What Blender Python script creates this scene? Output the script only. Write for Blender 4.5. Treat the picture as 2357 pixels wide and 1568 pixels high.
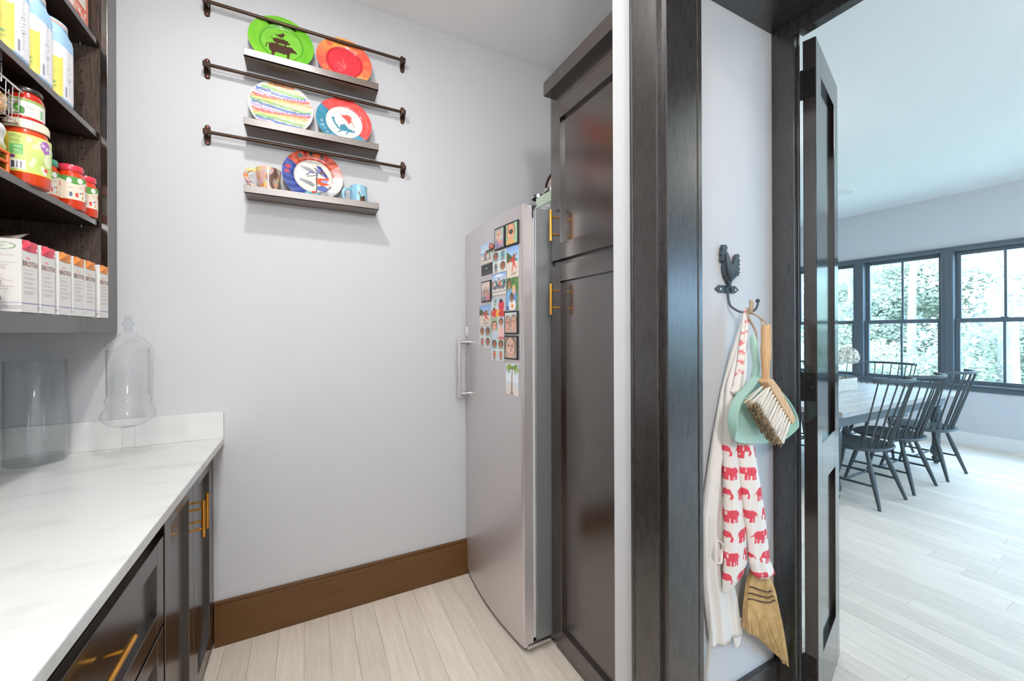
import bpy, bmesh, math, random
import numpy as np
from mathutils import Vector, Matrix

for o in list(bpy.data.objects):
    bpy.data.objects.remove(o, do_unlink=True)
SC = bpy.context.scene
COL = SC.collection
random.seed(7)
RNG = np.random.default_rng(7)

# ------------------------------------------------------------------ camera
CAM_YAW, CAM_ROLL, FPX = math.radians(27.188), math.radians(-0.2266), 920.73
cd = bpy.data.cameras.new('camera')
cam = bpy.data.objects.new('camera', cd)
COL.objects.link(cam)
cd.sensor_fit = 'HORIZONTAL'
cd.sensor_width = 36.0
cd.lens = 36.0 * FPX / 2357.0
cd.shift_y = -(784.0 - 764.465) / 2357.0
cd.clip_start = 0.02
cam.matrix_world = (Matrix.Translation((0, 0, 1.40)) @ Matrix.Rotation(-CAM_YAW, 4, 'Z')
                    @ Matrix.Rotation(math.radians(90), 4, 'X') @ Matrix.Rotation(-CAM_ROLL * -1, 4, 'Z'))
SC.camera = cam

# ------------------------------------------------------------------ sky, exposure
w = bpy.data.worlds.new('overcast_sky')
SC.world = w
w.use_nodes = True
bg = w.node_tree.nodes['Background']
bg.inputs[0].default_value = (0.45, 0.70, 1.0, 1)
bg.inputs[1].default_value = 12.0
SC.view_settings.view_transform = 'Standard'
SC.view_settings.look = 'None'
SC.view_settings.exposure = 0.5
SC.view_settings.gamma = 1.0
SC.view_settings.use_curve_mapping = False
SC.cycles.max_bounces = 7
SC.cycles.use_light_tree = False
SC.cycles.diffuse_bounces = 4
SC.cycles.glossy_bounces = 2
SC.cycles.transmission_bounces = 3
SC.cycles.transparent_max_bounces = 14
SC.cycles.adaptive_threshold = 0.04
SC.cycles.sample_clamp_indirect = 6.0
SC.cycles.caustics_reflective = False
SC.cycles.caustics_refractive = False

# ceiling lamps: place, power (W), radius of the glowing disc
CAN_COLOR = (1.0, 0.985, 0.965)
CANS = [((-0.15, 1.25), 10.5, .05), ((-0.20, 0.05), 9.0, .05), ((-0.05, -0.9), 66.0, .19)]  # the last one is unseen, added behind the camera as fill light
DINING_COLOR = (1.0, 0.93, 0.86)
DINING_CANS = [((5.81, 2.50), 0.0, .06), ((3.4, 2.5), 17.0, .14), ((3.4, -0.4), 17.0, .14), ((5.81, -0.4), 17.0, .14)]  # first is a real lamp, off; the rest are unseen, added for brightness

# window bands of the dining room: the long wall x = WX and the wall y = NY
WX, NY = 7.20, -3.0
WIN_Y = [1.525 + 0.909 * k for k in (-2, -1, 0, 1, 2, 3)]
WIN_X = [2.65 + 0.909 * k for k in (0, 1, 2, 3, 4)]  # unseen row, extended towards the doorway to light the passage wall
WIN_Z0, WIN_Z1 = 0.735, 2.385
for k in range(len(WIN_Y) + len(WIN_X)):
    ld = bpy.data.lights.new('window_portal', 'AREA')
    ld.shape = 'RECTANGLE'
    ld.size, ld.size_y = (WIN_Z1 - WIN_Z0, 0.80) if k < len(WIN_Y) else (0.80, WIN_Z1 - WIN_Z0)
    ld.cycles.is_portal = True
    lo = bpy.data.objects.new('window_portal', ld)
    COL.objects.link(lo)
    if k < len(WIN_Y):
        lo.location = (WX + 0.16, WIN_Y[k], (WIN_Z0 + WIN_Z1) / 2); lo.rotation_euler = (0, math.radians(90), 0)
    else:
        lo.location = (WIN_X[k - len(WIN_Y)], NY - 0.16, (WIN_Z0 + WIN_Z1) / 2); lo.rotation_euler = (math.radians(90), 0, 0)

# ================================================================== materials
def srgb(c):
    c = np.asarray(c, float) / 255.0
    return np.where(c <= 0.04045, c / 12.92, ((c + 0.055) / 1.055) ** 2.4)

def lin(c):
    return tuple(float(x) for x in srgb(c)) + (1.0,)

MATS = {}
def mat(name, rgb=(200, 200, 200), rough=0.5, metal=0.0, spec=0.5, coat=0.0, **kw):
    if name in MATS:
        return MATS[name]
    m = bpy.data.materials.new(name)
    m.use_nodes = True
    b = m.node_tree.nodes['Principled BSDF']
    b.inputs['Base Color'].default_value = lin(rgb)
    b.inputs['Roughness'].default_value = rough
    b.inputs['Metallic'].default_value = metal
    b.inputs['Specular IOR Level'].default_value = spec
    b.inputs['Coat Weight'].default_value = coat
    b.inputs['Coat Roughness'].default_value = 0.12
    for k, v in kw.items():
        b.inputs[k.replace('_', ' ')].default_value = v
    MATS[name] = m
    return m

def nodes(m):
    nt = m.node_tree
    return nt, nt.nodes, nt.links, nt.nodes['Principled BSDF']

def add_noise(m, scale=(1, 1, 1), nscale=8, detail=6, c0=None, c1=None, lo=0.3, hi=0.7, bump=0.0, rough=None,
              coord='Object', random_mix=0.0):
    """colour grain between c0 and c1, optional fine relief"""
    nt, N, L, b = nodes(m)
    tc = N.new('ShaderNodeTexCoord')
    mp = N.new('ShaderNodeMapping')
    mp.inputs['Scale'].default_value = scale
    if coord == 'World':
        gp = N.new('ShaderNodeNewGeometry')
        L.new(gp.outputs['Position'], mp.inputs['Vector'])
    else:
        L.new(tc.outputs[coord], mp.inputs['Vector'])
    nz = N.new('ShaderNodeTexNoise')
    nz.inputs['Scale'].default_value = nscale
    nz.inputs['Detail'].default_value = min(detail, 3.5)
    nz.inputs['Roughness'].default_value = 0.6
    L.new(mp.outputs[0], nz.inputs['Vector'])
    if random_mix:
        oi = N.new('ShaderNodeObjectInfo')
        sc = N.new('ShaderNodeVectorMath'); sc.operation = 'SCALE'
        sc.inputs[0].default_value = (13.1, 7.7, 3.3)
        L.new(oi.outputs['Random'], sc.inputs['Scale'])
        L.new(sc.outputs[0], mp.inputs['Location'])
    if c0 is not None:
        mr = N.new('ShaderNodeMapRange')
        mr.inputs['From Min'].default_value = lo
        mr.inputs['From Max'].default_value = hi
        L.new(nz.outputs['Fac'], mr.inputs['Value'])
        mx = N.new('ShaderNodeMix'); mx.data_type = 'RGBA'
        mx.inputs['A'].default_value = lin(c0)
        mx.inputs['B'].default_value = lin(c1)
        L.new(mr.outputs[0], mx.inputs['Factor'])
        out = mx.outputs['Result']
        if random_mix:
            hv = N.new('ShaderNodeHueSaturation')
            ra = N.new('ShaderNodeMapRange')
            ra.inputs['To Min'].default_value = 1.0 - random_mix
            ra.inputs['To Max'].default_value = 1.0 + random_mix * 0.6
            L.new(oi.outputs['Random'], ra.inputs['Value'])
            L.new(ra.outputs[0], hv.inputs['Value'])
            L.new(out, hv.inputs['Color'])
            out = hv.outputs[0]
        L.new(out, b.inputs['Base Color'])
    if bump:
        bp = N.new('ShaderNodeBump')
        bp.inputs['Strength'].default_value = bump
        bp.inputs['Distance'].default_value = 0.002
        L.new(nz.outputs['Fac'], bp.inputs['Height'])
        L.new(bp.outputs[0], b.inputs['Normal'])
    if rough:
        rr = N.new('ShaderNodeMapRange')
        rr.inputs['To Min'].default_value, rr.inputs['To Max'].default_value = rough
        L.new(nz.outputs['Fac'], rr.inputs['Value'])
        L.new(rr.outputs[0], b.inputs['Roughness'])
    return m

M_WALL = mat('wall_paint', (206, 207, 210), 0.55, spec=0.3)
M_CEIL = mat('ceiling_paint', (246, 246, 246), 0.7, spec=0.2)
M_WOOD = add_noise(mat('espresso_wood', rough=0.2, IOR=2.3), (26, 26, 1.2), 9, 7, (26, 17, 12), (50, 37, 29), 0.25, 0.75, 0, (0.16, 0.26))
M_WOODH = add_noise(mat('espresso_wood_level', rough=0.2, IOR=2.3), (26, 1.2, 26), 9, 7, (26, 17, 12), (50, 37, 29), 0.25, 0.75, 0, (0.16, 0.26))
M_SIDE = add_noise(mat('cabinet_side_wood', rough=0.45), (60, 60, 3), 7, 6, (38, 28, 22), (98, 82, 70), 0.3, 0.7, 0.15)
M_BASEB = add_noise(mat('baseboard_brown', rough=0.35), (1, 14, 30), 6, 4, (88, 57, 25), (106, 70, 30), 0.3, 0.7)
M_TRIM = add_noise(mat('black_brown_trim', rough=0.2, IOR=1.9), (40, 40, 1.5), 8, 7, (30, 27, 26), (46, 41, 39), 0.3, 0.75, 0.02, (0.24, 0.32))
M_DOOR = add_noise(mat('satin_black_door', rough=0.08, IOR=1.7), (40, 40, 1.5), 8, 7, (26, 23, 22), (48, 43, 41), 0.3, 0.75, 0.02, (0.07, 0.14))
M_SHELF = mat('ledge_brown', (84, 64, 48), 0.33, IOR=2.3)
M_BRASS = mat('brushed_brass', (222, 158, 66), 0.28, 1.0)
M_BRONZE = mat('oiled_bronze', (74, 56, 46), 0.32, 0.75)
M_BRONZE2 = mat('copper_screw', (160, 100, 84), 0.3, 0.9)
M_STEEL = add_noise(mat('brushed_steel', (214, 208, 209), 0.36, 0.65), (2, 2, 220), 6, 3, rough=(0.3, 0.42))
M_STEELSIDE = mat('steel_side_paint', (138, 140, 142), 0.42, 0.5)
M_CHROME = mat('chrome', (210, 210, 212), 0.15, 1.0)
M_GASKET = mat('pale_gasket', (206, 206, 206), 0.5)
M_BLACK = mat('black_plastic', (24, 24, 25), 0.35)
M_QUARTZ = add_noise(mat('white_quartz', rough=0.16, spec=0.5), (1, 2.2, 1), 3.2, 9, (226, 227, 225), (208, 209, 208), 0.52, 0.72)
M_FLOOR = add_noise(mat('pale_oak', rough=0.45, spec=0.3), (22, 1.6, 10), 3.0, 8, (240, 229, 215), (224, 211, 196), 0.3, 0.75, 0,
                    random_mix=0.10)
M_SUB = mat('floor_joint', (140, 126, 110), 0.7)
M_HINGE = mat('black_hinge', (20, 19, 19), 0.35, 0.4)
M_WHITE = mat('white_satin', (232, 232, 230), 0.45)
M_WINF = mat('window_slate', (92, 102, 110), 0.4)
M_CHAIR = mat('chair_paint', (70, 77, 80), 0.42)
M_TABLE = add_noise(mat('weathered_table', rough=0.32), (1.2, 22, 8), 4, 7, (206, 204, 200), (164, 160, 156), 0.3, 0.75)
M_TABLEAP = mat('table_apron_grey', (104, 112, 116), 0.5)
M_CARTON = mat('carton_white', (236, 234, 230), 0.4)
M_IRON = add_noise(mat('grey_cast_iron', (74, 84, 92), 0.5, 0.35), nscale=60, detail=4, bump=0.2)
M_PLY = mat('pale_wood', (214, 176, 132), 0.5)
add_noise(M_PLY, (20, 20, 2), 6, 5, (222, 188, 146), (196, 152, 106))
M_LINEN = add_noise(mat('linen', (232, 228, 222), 0.9, spec=0.1), nscale=260, detail=2, bump=0.25)
M_TWINE = mat('jute', (176, 156, 132), 0.9)
M_STRAW = add_noise(mat('straw', rough=0.75), (1, 1, 1), 30, 3, (196, 164, 112), (226, 200, 150))
M_STRAWD = mat('straw_stitch', (84, 58, 42), 0.8)
M_MINT = mat('mint_enamel', (168, 206, 192), 0.3, coat=0.4)
M_BRISTLE = mat('pale_bristle', (232, 226, 216), 0.7)
M_BRISTLE2 = mat('tan_bristle', (158, 136, 106), 0.8)
M_LEAF = mat('leaf_green', (96, 128, 92), 0.6, spec=0.2)
M_BARK = add_noise(mat('pale_bark', rough=0.9), (6, 6, 1), 6, 5, (176, 170, 168), (140, 134, 132))
M_GROUND = add_noise(mat('forest_ground', rough=1.0), nscale=2.0, detail=6, c0=(130, 140, 118), c1=(152, 152, 134))
M_FLOWER = mat('white_petals', (236, 230, 218), 0.8)
M_STEMG = mat('stem_green', (92, 106, 78), 0.7)

def leafmat(name, c0, c1):
    m = mat(name, rough=0.6, spec=0.2)
    add_noise(m, nscale=1.2, detail=4, c0=c0, c1=c1, coord='World')
    nt, N, L, b = nodes(m)
    tr = N.new('ShaderNodeBsdfTranslucent')
    tr.inputs[0].default_value = lin(c1)
    mx = N.new('ShaderNodeMixShader'); mx.inputs[0].default_value = 0.5
    L.new(b.outputs[0], mx.inputs[1]); L.new(tr.outputs[0], mx.inputs[2])
    L.new(mx.outputs[0], N['Material Output'].inputs[0])
    return m
M_LEAF1 = leafmat('maple_leaf', (176, 182, 164), (212, 214, 198))
M_LEAF2 = leafmat('darker_leaf', (168, 174, 160), (204, 206, 194))  # slightly darker, greyer leaf tone

def glass(name, tint=(1, 1, 1), refl=1.0, rough=0.02, base=.015):
    """thin clear glass: lets light straight through and reflects by Fresnel"""
    m = bpy.data.materials.new(name); m.use_nodes = True
    N, L = m.node_tree.nodes, m.node_tree.links
    N.remove(N['Principled BSDF'])
    t = N.new('ShaderNodeBsdfTransparent'); t.inputs[0].default_value = (*tint, 1)
    g = N.new('ShaderNodeBsdfGlossy'); g.inputs['Roughness'].default_value = rough
    lw = N.new('ShaderNodeLayerWeight'); lw.inputs[0].default_value = 0.5
    f = N.new('ShaderNodeMath'); f.operation = 'POWER'; f.inputs[1].default_value = 4.0
    L.new(lw.outputs['Facing'], f.inputs[0])
    mu = N.new('ShaderNodeMath'); mu.operation = 'MULTIPLY_ADD'; mu.inputs[1].default_value = refl * .9; mu.inputs[2].default_value = base
    mx = N.new('ShaderNodeMixShader')
    L.new(f.outputs[0], mu.inputs[0]); L.new(mu.outputs[0], mx.inputs[0])
    L.new(t.outputs[0], mx.inputs[1]); L.new(g.outputs[0], mx.inputs[2])
    L.new(mx.outputs[0], N['Material Output'].inputs[0])
    return m
M_PANE = glass('window_glass', (0.97, 0.99, 0.99), 0.5)
M_GLASSV = glass('vase_glass', (0.975, 0.982, 0.985), 1.0, base=.035)
M_GLASS = glass('clear_glass', (0.992, 0.995, 0.995), 1.0)
M_GLASSB = glass('thick_glass', (0.93, 0.95, 0.955), 1.0)

def printed(name, rough=0.4, coat=0.0, spec=0.4):
    m = mat(name, rough=rough, coat=coat, spec=spec)
    nt, N, L, b = nodes(m)
    a = N.new('ShaderNodeAttribute'); a.attribute_name = 'Col'
    L.new(a.outputs['Color'], b.inputs['Base Color'])
    return m
M_PRINT = printed('printed_paper', 0.4)
M_GLAZE = printed('glazed_ceramic', 0.14, 0.5, 0.5)
M_CLOTH = printed('printed_cotton', 0.9, 0, 0.1)
M_FOIL = printed('printed_film', 0.2, 0.3, 0.6)

def emit(name, rgb, s):
    m = bpy.data.materials.new(name); m.use_nodes = True
    b = m.node_tree.nodes['Principled BSDF']
    b.inputs['Emission Color'].default_value = (*rgb, 1)
    b.inputs['Emission Strength'].default_value = s
    return m
M_LENS = emit('lamp_lens', (1, 0.95, 0.9), 4.0)

# ================================================================== mesh helpers
OFF = {}
class MB:
    def __init__(s):
        s.v, s.f = [], []
    def box(s, x0, x1, y0, y1, z0, z1):
        n = len(s.v)
        x0, x1 = min(x0, x1), max(x0, x1); y0, y1 = min(y0, y1), max(y0, y1); z0, z1 = min(z0, z1), max(z0, z1)
        s.v += [(x0, y0, z0), (x1, y0, z0), (x1, y1, z0), (x0, y1, z0), (x0, y0, z1), (x1, y0, z1), (x1, y1, z1), (x0, y1, z1)]
        s.f += [tuple(n + i for i in q) for q in ((0, 3, 2, 1), (4, 5, 6, 7), (0, 1, 5, 4), (1, 2, 6, 5), (2, 3, 7, 6), (3, 0, 4, 7))]
        return s
    def obox(s, M, sx, sy, sz):
        """box of half sizes in frame M"""
        n = len(s.v)
        for z in (-sz, sz):
            for x, y in ((-sx, -sy), (sx, -sy), (sx, sy), (-sx, sy)):
                s.v.append(tuple(M @ Vector((x, y, z))))
        s.f += [tuple(n + i for i in q) for q in ((0, 3, 2, 1), (4, 5, 6, 7), (0, 1, 5, 4), (1, 2, 6, 5), (2, 3, 7, 6), (3, 0, 4, 7))]
        return s
    def tube(s, pts, r, seg=10, caps=True, flat=1.0):
        pts = [Vector(p) for p in pts]
        rs = r if isinstance(r, (list, tuple)) else [r] * len(pts)
        n = len(s.v)
        up = None
        for i, p in enumerate(pts):
            d = (pts[min(i + 1, len(pts) - 1)] - pts[max(i - 1, 0)]).normalized()
            if up is None:
                up = d.cross(Vector((0, 0, 1)) if abs(d.z) < 0.9 else Vector((1, 0, 0))).normalized()
            a = (up - d * up.dot(d)).normalized(); up = a
            b = d.cross(a)
            for k in range(seg):
                t = 2 * math.pi * k / seg
                s.v.append(tuple(p + a * math.cos(t) * rs[i] + b * math.sin(t) * rs[i] * flat))
        for i in range(len(pts) - 1):
            for k in range(seg):
                k2 = (k + 1) % seg
                s.f.append((n + i * seg + k, n + i * seg + k2, n + (i + 1) * seg + k2, n + (i + 1) * seg + k))
        if caps:
            s.f.append(tuple(n + k for k in reversed(range(seg))))
            e = n + (len(pts) - 1) * seg
            s.f.append(tuple(e + k for k in range(seg)))
        return s
    def lathe(s, prof, c=(0, 0, 0), seg=32, M=None, sq=1.0):
        """prof: (r, z) list, turned about z; sq>1 squares the section"""
        n = len(s.v); c = Vector(c)
        for r, z in prof:
            for k in range(seg):
                t = 2 * math.pi * k / seg
                cx, sy = math.cos(t), math.sin(t)
                if sq != 1.0:
                    q = (abs(cx) ** sq + abs(sy) ** sq) ** (-1.0 / sq); cx, sy = cx * q, sy * q
                p = Vector((cx * max(r, 1e-5), sy * max(r, 1e-5), z))
                s.v.append(tuple((M @ p) if M else (p + c)))
        for i in range(len(prof) - 1):
            for k in range(seg):
                k2 = (k + 1) % seg
                s.f.append((n + i * seg + k, n + i * seg + k2, n + (i + 1) * seg + k2, n + (i + 1) * seg + k))
        return s
    def prism(s, pts, f0, f1):
        """pts 2-D polygon; f0, f1 map (a, b) to the two faces"""
        n = len(s.v); k = len(pts)
        s.v += [tuple(f0(*p)) for p in pts] + [tuple(f1(*p)) for p in pts]
        s.f += [tuple(n + i for i in range(k)), tuple(n + k + i for i in reversed(range(k)))]
        s.f += [(n + i, n + k + i, n + k + (i + 1) % k, n + (i + 1) % k) for i in range(k)]
        return s
    def sheet(s, P, nu, nv, closed_u=False):
        n = len(s.v)
        for j in range(nv):
            for i in range(nu):
                s.v.append(tuple(P(i / (nu if closed_u else nu - 1), j / (nv - 1))))
        for j in range(nv - 1):
            for i in range(nu if closed_u else nu - 1):
                i2 = (i + 1) % nu
                s.f.append((n + j * nu + i, n + j * nu + i2, n + (j + 1) * nu + i2, n + (j + 1) * nu + i))
        return s
    def centers(s): return np.array(s.v, float)

def curve(pts, n=6):
    """Catmull-Rom path through pts"""
    P = [Vector(p) for p in pts]; P = [P[0] * 2 - P[1]] + P + [P[-1] * 2 - P[-2]]; out = []
    for i in range(1, len(P) - 2):
        a, b, c, d = P[i - 1:i + 3]
        for k in range(n):
            t = k / n
            out.append(.5 * ((2 * b) + (c - a) * t + (2 * a - 5 * b + 4 * c - d) * t * t + (3 * b - a - 3 * c + d) * t ** 3))
    return out + [P[-2]]

def chaikin(pts, n, keep=()):
    for _ in range(n):
        q = []
        for i in range(len(pts)):
            a, b = pts[i], pts[(i + 1) % len(pts)]
            q += [(a[0] * .75 + b[0] * .25, a[1] * .75 + b[1] * .25), (a[0] * .25 + b[0] * .75, a[1] * .25 + b[1] * .75)]
        pts = q
    return pts

def thing(name, label, cat, loc=(0, 0, 0), rotz=0.0, group=None, local=False):
    o = bpy.data.objects.new(name, None)
    o.empty_display_size = 0.05
    COL.objects.link(o)
    o.location = loc; o.rotation_euler = (0, 0, rotz)
    o['label'] = label; o['category'] = cat
    if group: o['group'] = group
    OFF[o.name] = Vector((0, 0, 0)) if local else Vector(loc)
    return o

def obj(name, mb, m, parent=None, smooth=False, bevel=0.0, col=None, loc=None, seg=2, fix=True):
    """one mesh object from world coordinates; hangs under parent or stands at loc"""
    off = OFF[parent.name] if parent is not None else (Vector(loc) if loc is not None else Vector((0, 0, 0)))
    me = bpy.data.meshes.new(name)
    V = np.array(mb.v, float) - np.array(off)
    me.from_pydata(V.tolist(), [], mb.f)
    me.materials.append(m)
    if fix:
        bm = bmesh.new(); bm.from_mesh(me)
        if col is None:
            bmesh.ops.recalc_face_normals(bm, faces=bm.faces)
            bm.to_mesh(me)
        bm.free()
    if smooth:
        me.polygons.foreach_set('use_smooth', [True] * len(me.polygons))
    if col is not None:
        at = me.color_attributes.new('Col', 'FLOAT_COLOR', 'POINT')
        c = np.ones((len(me.vertices), 4)); c[:, :3] = srgb(np.clip(col, 0, 255))
        at.data.foreach_set('color', c.astype(np.float32).ravel())
    me.update()
    o = bpy.data.objects.new(name, me)
    COL.objects.link(o)
    if parent is not None:
        o.parent = parent
        OFF[o.name] = off
    else:
        o.location = off
        OFF[o.name] = off
    if smooth and smooth != 'all':
        try:
            me.set_sharp_from_angle(angle=math.radians(40))
        except Exception:
            pass
    if bevel:
        md = o.modifiers.new('bevel', 'BEVEL'); md.width = bevel; md.segments = seg; md.limit_method = 'ANGLE'
        md.angle_limit = math.radians(35)
    return o

def tag(o, label, cat, group=None):
    o['label'] = label; o['category'] = cat
    if group: o['group'] = group
    return o

def struct(name, mb, m, bevel=0.0, parent=None):
    o = obj(name, mb, m, parent, bevel=bevel)
    if parent is None: o['kind'] = 'structure'
    return o

def dup(root, loc, rotz, label):
    r = root.copy(); COL.objects.link(r); r.location = loc; r.rotation_euler = (0, 0, rotz); r['label'] = label
    for ch in list(root.children):
        c = ch.copy(); COL.objects.link(c); c.parent = r
        for g in ch.children:
            d = g.copy(); COL.objects.link(d); d.parent = c
    return r

def lettering(name, s, M, size, m, parent, align='CENTER', bold=0.0):
    """words as thin raised letters in frame M (x along the line, y up, z out)"""
    cu = bpy.data.curves.new(name, 'FONT')
    cu.body = s; cu.size = size; cu.align_x = align; cu.align_y = 'CENTER'; cu.extrude = 0.0002; cu.resolution_u = 2
    cu.offset = bold
    t = bpy.data.objects.new(name + '_tmp', cu); COL.objects.link(t)
    bpy.context.view_layer.update()
    me = bpy.data.meshes.new_from_object(t.evaluated_get(bpy.context.evaluated_depsgraph_get()))
    bpy.data.objects.remove(t, do_unlink=True)
    me.transform(Matrix.Translation(-OFF[parent.name]) @ M)
    me.materials.clear(); me.materials.append(m)
    me.name = name
    o = bpy.data.objects.new(name, me); COL.objects.link(o); o.parent = parent
    OFF[o.name] = OFF[parent.name]
    return o

def frame(origin, x, y):
    x = Vector(x).normalized(); y = Vector(y); z = x.cross(y).normalized(); y = z.cross(x)
    M = Matrix((x, y, z)).transposed().to_4x4(); M.translation = Vector(origin)
    return M

# ------------------------------------------------------------------ flat print canvas
class Cv:
    def __init__(s, u, v, bg=(255, 255, 255)):
        s.u, s.v = np.asarray(u), np.asarray(v); s.c = np.tile(np.array(bg, float), (len(s.u), 1))
    def m(s, k, col): s.c[k] = col; return s
    def grad(s, v0, v1, c0, c1):
        k = (s.v >= v0) & (s.v <= v1); t = ((s.v[k] - v0) / (v1 - v0))[:, None]
        s.c[k] = np.array(c0) * (1 - t) + np.array(c1) * t; return s
    def rect(s, x0, y0, x1, y1, col): return s.m((s.u >= x0) & (s.u <= x1) & (s.v >= y0) & (s.v <= y1), col)
    def ell(s, cx, cy, rx, ry, col, rot=0.0, ring=None):
        du, dv = s.u - cx, s.v - cy; c_, s_ = math.cos(rot), math.sin(rot)
        q = ((du * c_ + dv * s_) / rx) ** 2 + ((-du * s_ + dv * c_) / ry) ** 2
        return s.m((q <= 1) if ring is None else ((q <= 1) & (q >= ring)), col)
    def line(s, pts, wd, col):
        for (x0, y0), (x1, y1) in zip(pts[:-1], pts[1:]):
            dx, dy = x1 - x0, y1 - y0; L2 = dx * dx + dy * dy + 1e-12
            t = np.clip(((s.u - x0) * dx + (s.v - y0) * dy) / L2, 0, 1)
            s.m((s.u - x0 - t * dx) ** 2 + (s.v - y0 - t * dy) ** 2 <= wd * wd / 4, col)
        return s
    def poly(s, pts, col):
        k = np.zeros(len(s.u), bool); n = len(pts)
        for i in range(n):
            (x0, y0), (x1, y1) = pts[i], pts[(i + 1) % n]
            if y0 == y1: continue
            c = ((y0 > s.v) != (y1 > s.v)) & (s.u < (x1 - x0) * (s.v - y0) / (y1 - y0) + x0); k ^= c
        return s.m(k, col)
    def jit(s, a):
        s.c += RNG.normal(0, a, (len(s.u), 1)); return s
    def person(s, x, y, h, top, skin=(150, 104, 78), legs=(60, 60, 80), hair=(40, 30, 26), wd=1.0):
        s.rect(x - .10 * h * wd, y, x - .02 * h * wd, y + .45 * h, legs); s.rect(x + .02 * h * wd, y, x + .10 * h * wd, y + .45 * h, legs)
        s.ell(x, y + .58 * h, .14 * h * wd, .24 * h, top)
        s.ell(x, y + .88 * h, .085 * h * wd, .11 * h, hair); s.ell(x, y + .86 * h, .065 * h * wd, .085 * h, skin); return s
    def face(s, x, y, r, skin, hair=(48, 36, 30), asp=1.0):
        sh = tuple(int(q * .72) for q in skin); li = tuple(min(255, int(q * 1.12)) for q in skin)
        s.ell(x, y + .22 * r, r * 1.08 * asp, r * 1.3, hair); s.ell(x, y, r * .86 * asp, r * 1.16, skin)
        s.ell(x - .3 * r * asp, y - .1 * r, .24 * r * asp, .3 * r, li)
        for d in (-1, 1):
            s.ell(x + d * .36 * r * asp, y + .26 * r, .17 * r * asp, .07 * r, (58, 42, 36)); s.line([(x + (d * .2) * r * asp, y + .46 * r), (x + d * .55 * r * asp, y + .44 * r)], .06 * r, sh)
        s.ell(x, y - .08 * r, .1 * r * asp, .22 * r, sh); s.ell(x, y - .52 * r, .36 * r * asp, .13 * r, (190, 112, 104)); s.ell(x, y - .49 * r, .28 * r * asp, .06 * r, (244, 238, 230)); return s

def soften(c, nu, nv, n):
    g_ = c.reshape(nv, nu, 3)
    for _ in range(n):
        p = np.pad(g_, ((1, 1), (1, 1), (0, 0)), 'edge')
        g_ = (p[1:-1, 1:-1] * 2 + p[:-2, 1:-1] + p[2:, 1:-1] + p[1:-1, :-2] + p[1:-1, 2:]) / 6
    return g_.reshape(-1, 3)

def panel(name, O, U, V, nu, nv, fn, m, parent, lift=0.0, soft=0):
    """flat printed rectangle with corner O and edge vectors U, V"""
    O, U, V = Vector(O), Vector(U), Vector(V)
    nrm = U.cross(V).normalized() * lift
    mb = MB().sheet(lambda a, b: O + U * a + V * b + nrm, nu + 1, nv + 1)
    uu, vv = np.meshgrid(np.arange(nu + 1) / nu, np.arange(nv + 1) / nv)
    c = Cv(uu.ravel(), vv.ravel()); fn(c)
    if soft: c.c = soften(c.c, nu + 1, nv + 1, soft)
    return obj(name, mb, m, parent, col=c.c)

# ================================================================== SETTING
W = 2.20        # wall with the plate ledges
ZC = 3.10
struct('wall_back', MB().box(-1.15, 1.60, W, W + .12, 0, ZC), M_WALL)
struct('wall_left', MB().box(-1.15, -1.03, -2.0, W, 0, ZC), M_WALL)
struct('wall_near', MB().box(-1.15, 1.60, -2.12, -2.0, 0, ZC), M_WALL)
struct('wall_alcove', MB().box(1.50, 1.60, .985, 5.0, 0, ZC), M_WALL)
struct('wall_passage', MB().box(.87, 1.60, .884, .985, 0, ZC), M_WALL)
struct('wall_right', MB().box(.87, 1.60, -2.0, -.12, 0, ZC), M_WALL)
struct('wall_lintel', MB().box(.87, 1.60, -.12, .884, 2.525, ZC), M_WALL)
struct('wall_dining_far', MB().box(1.50, WX + .14, 5.0, 5.12, 0, ZC), M_WALL)
struct('wall_dining_entry', MB().box(1.50, 1.60, -3.0, -2.0, 0, ZC), M_WALL)
struct('ceiling', MB().box(-1.15, WX + .14, -3.12, 5.12, ZC, ZC + .1), M_CEIL)
# the two window walls with their bands of openings
def wall_long(d0, d1, s0, s1, z0, z1, mb): return mb.box(WX + d0, WX + d1, s0, s1, z0, z1)
def wall_short(d0, d1, s0, s1, z0, z1, mb): return mb.box(s0, s1, NY - d0, NY - d1, z0, z1)
for nm, fn_, ws_, a0, a1 in (('wall_window', wall_long, WIN_Y, NY, 5.0), ('wall_dining_near', wall_short, WIN_X, 1.60, WX + .14)):
    ya, yb = ws_[0] - .4545, ws_[-1] + .4545
    mb = MB()
    fn_(0, .14, a0, a1, 0, WIN_Z0 - .08, mb); fn_(0, .14, a0, a1, WIN_Z1 + .06, ZC, mb)
    fn_(0, .14, a0, ya, WIN_Z0 - .08, WIN_Z1 + .06, mb); fn_(0, .14, yb, a1, WIN_Z0 - .08, WIN_Z1 + .06, mb)
    struct(nm, mb, M_WALL)

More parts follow.
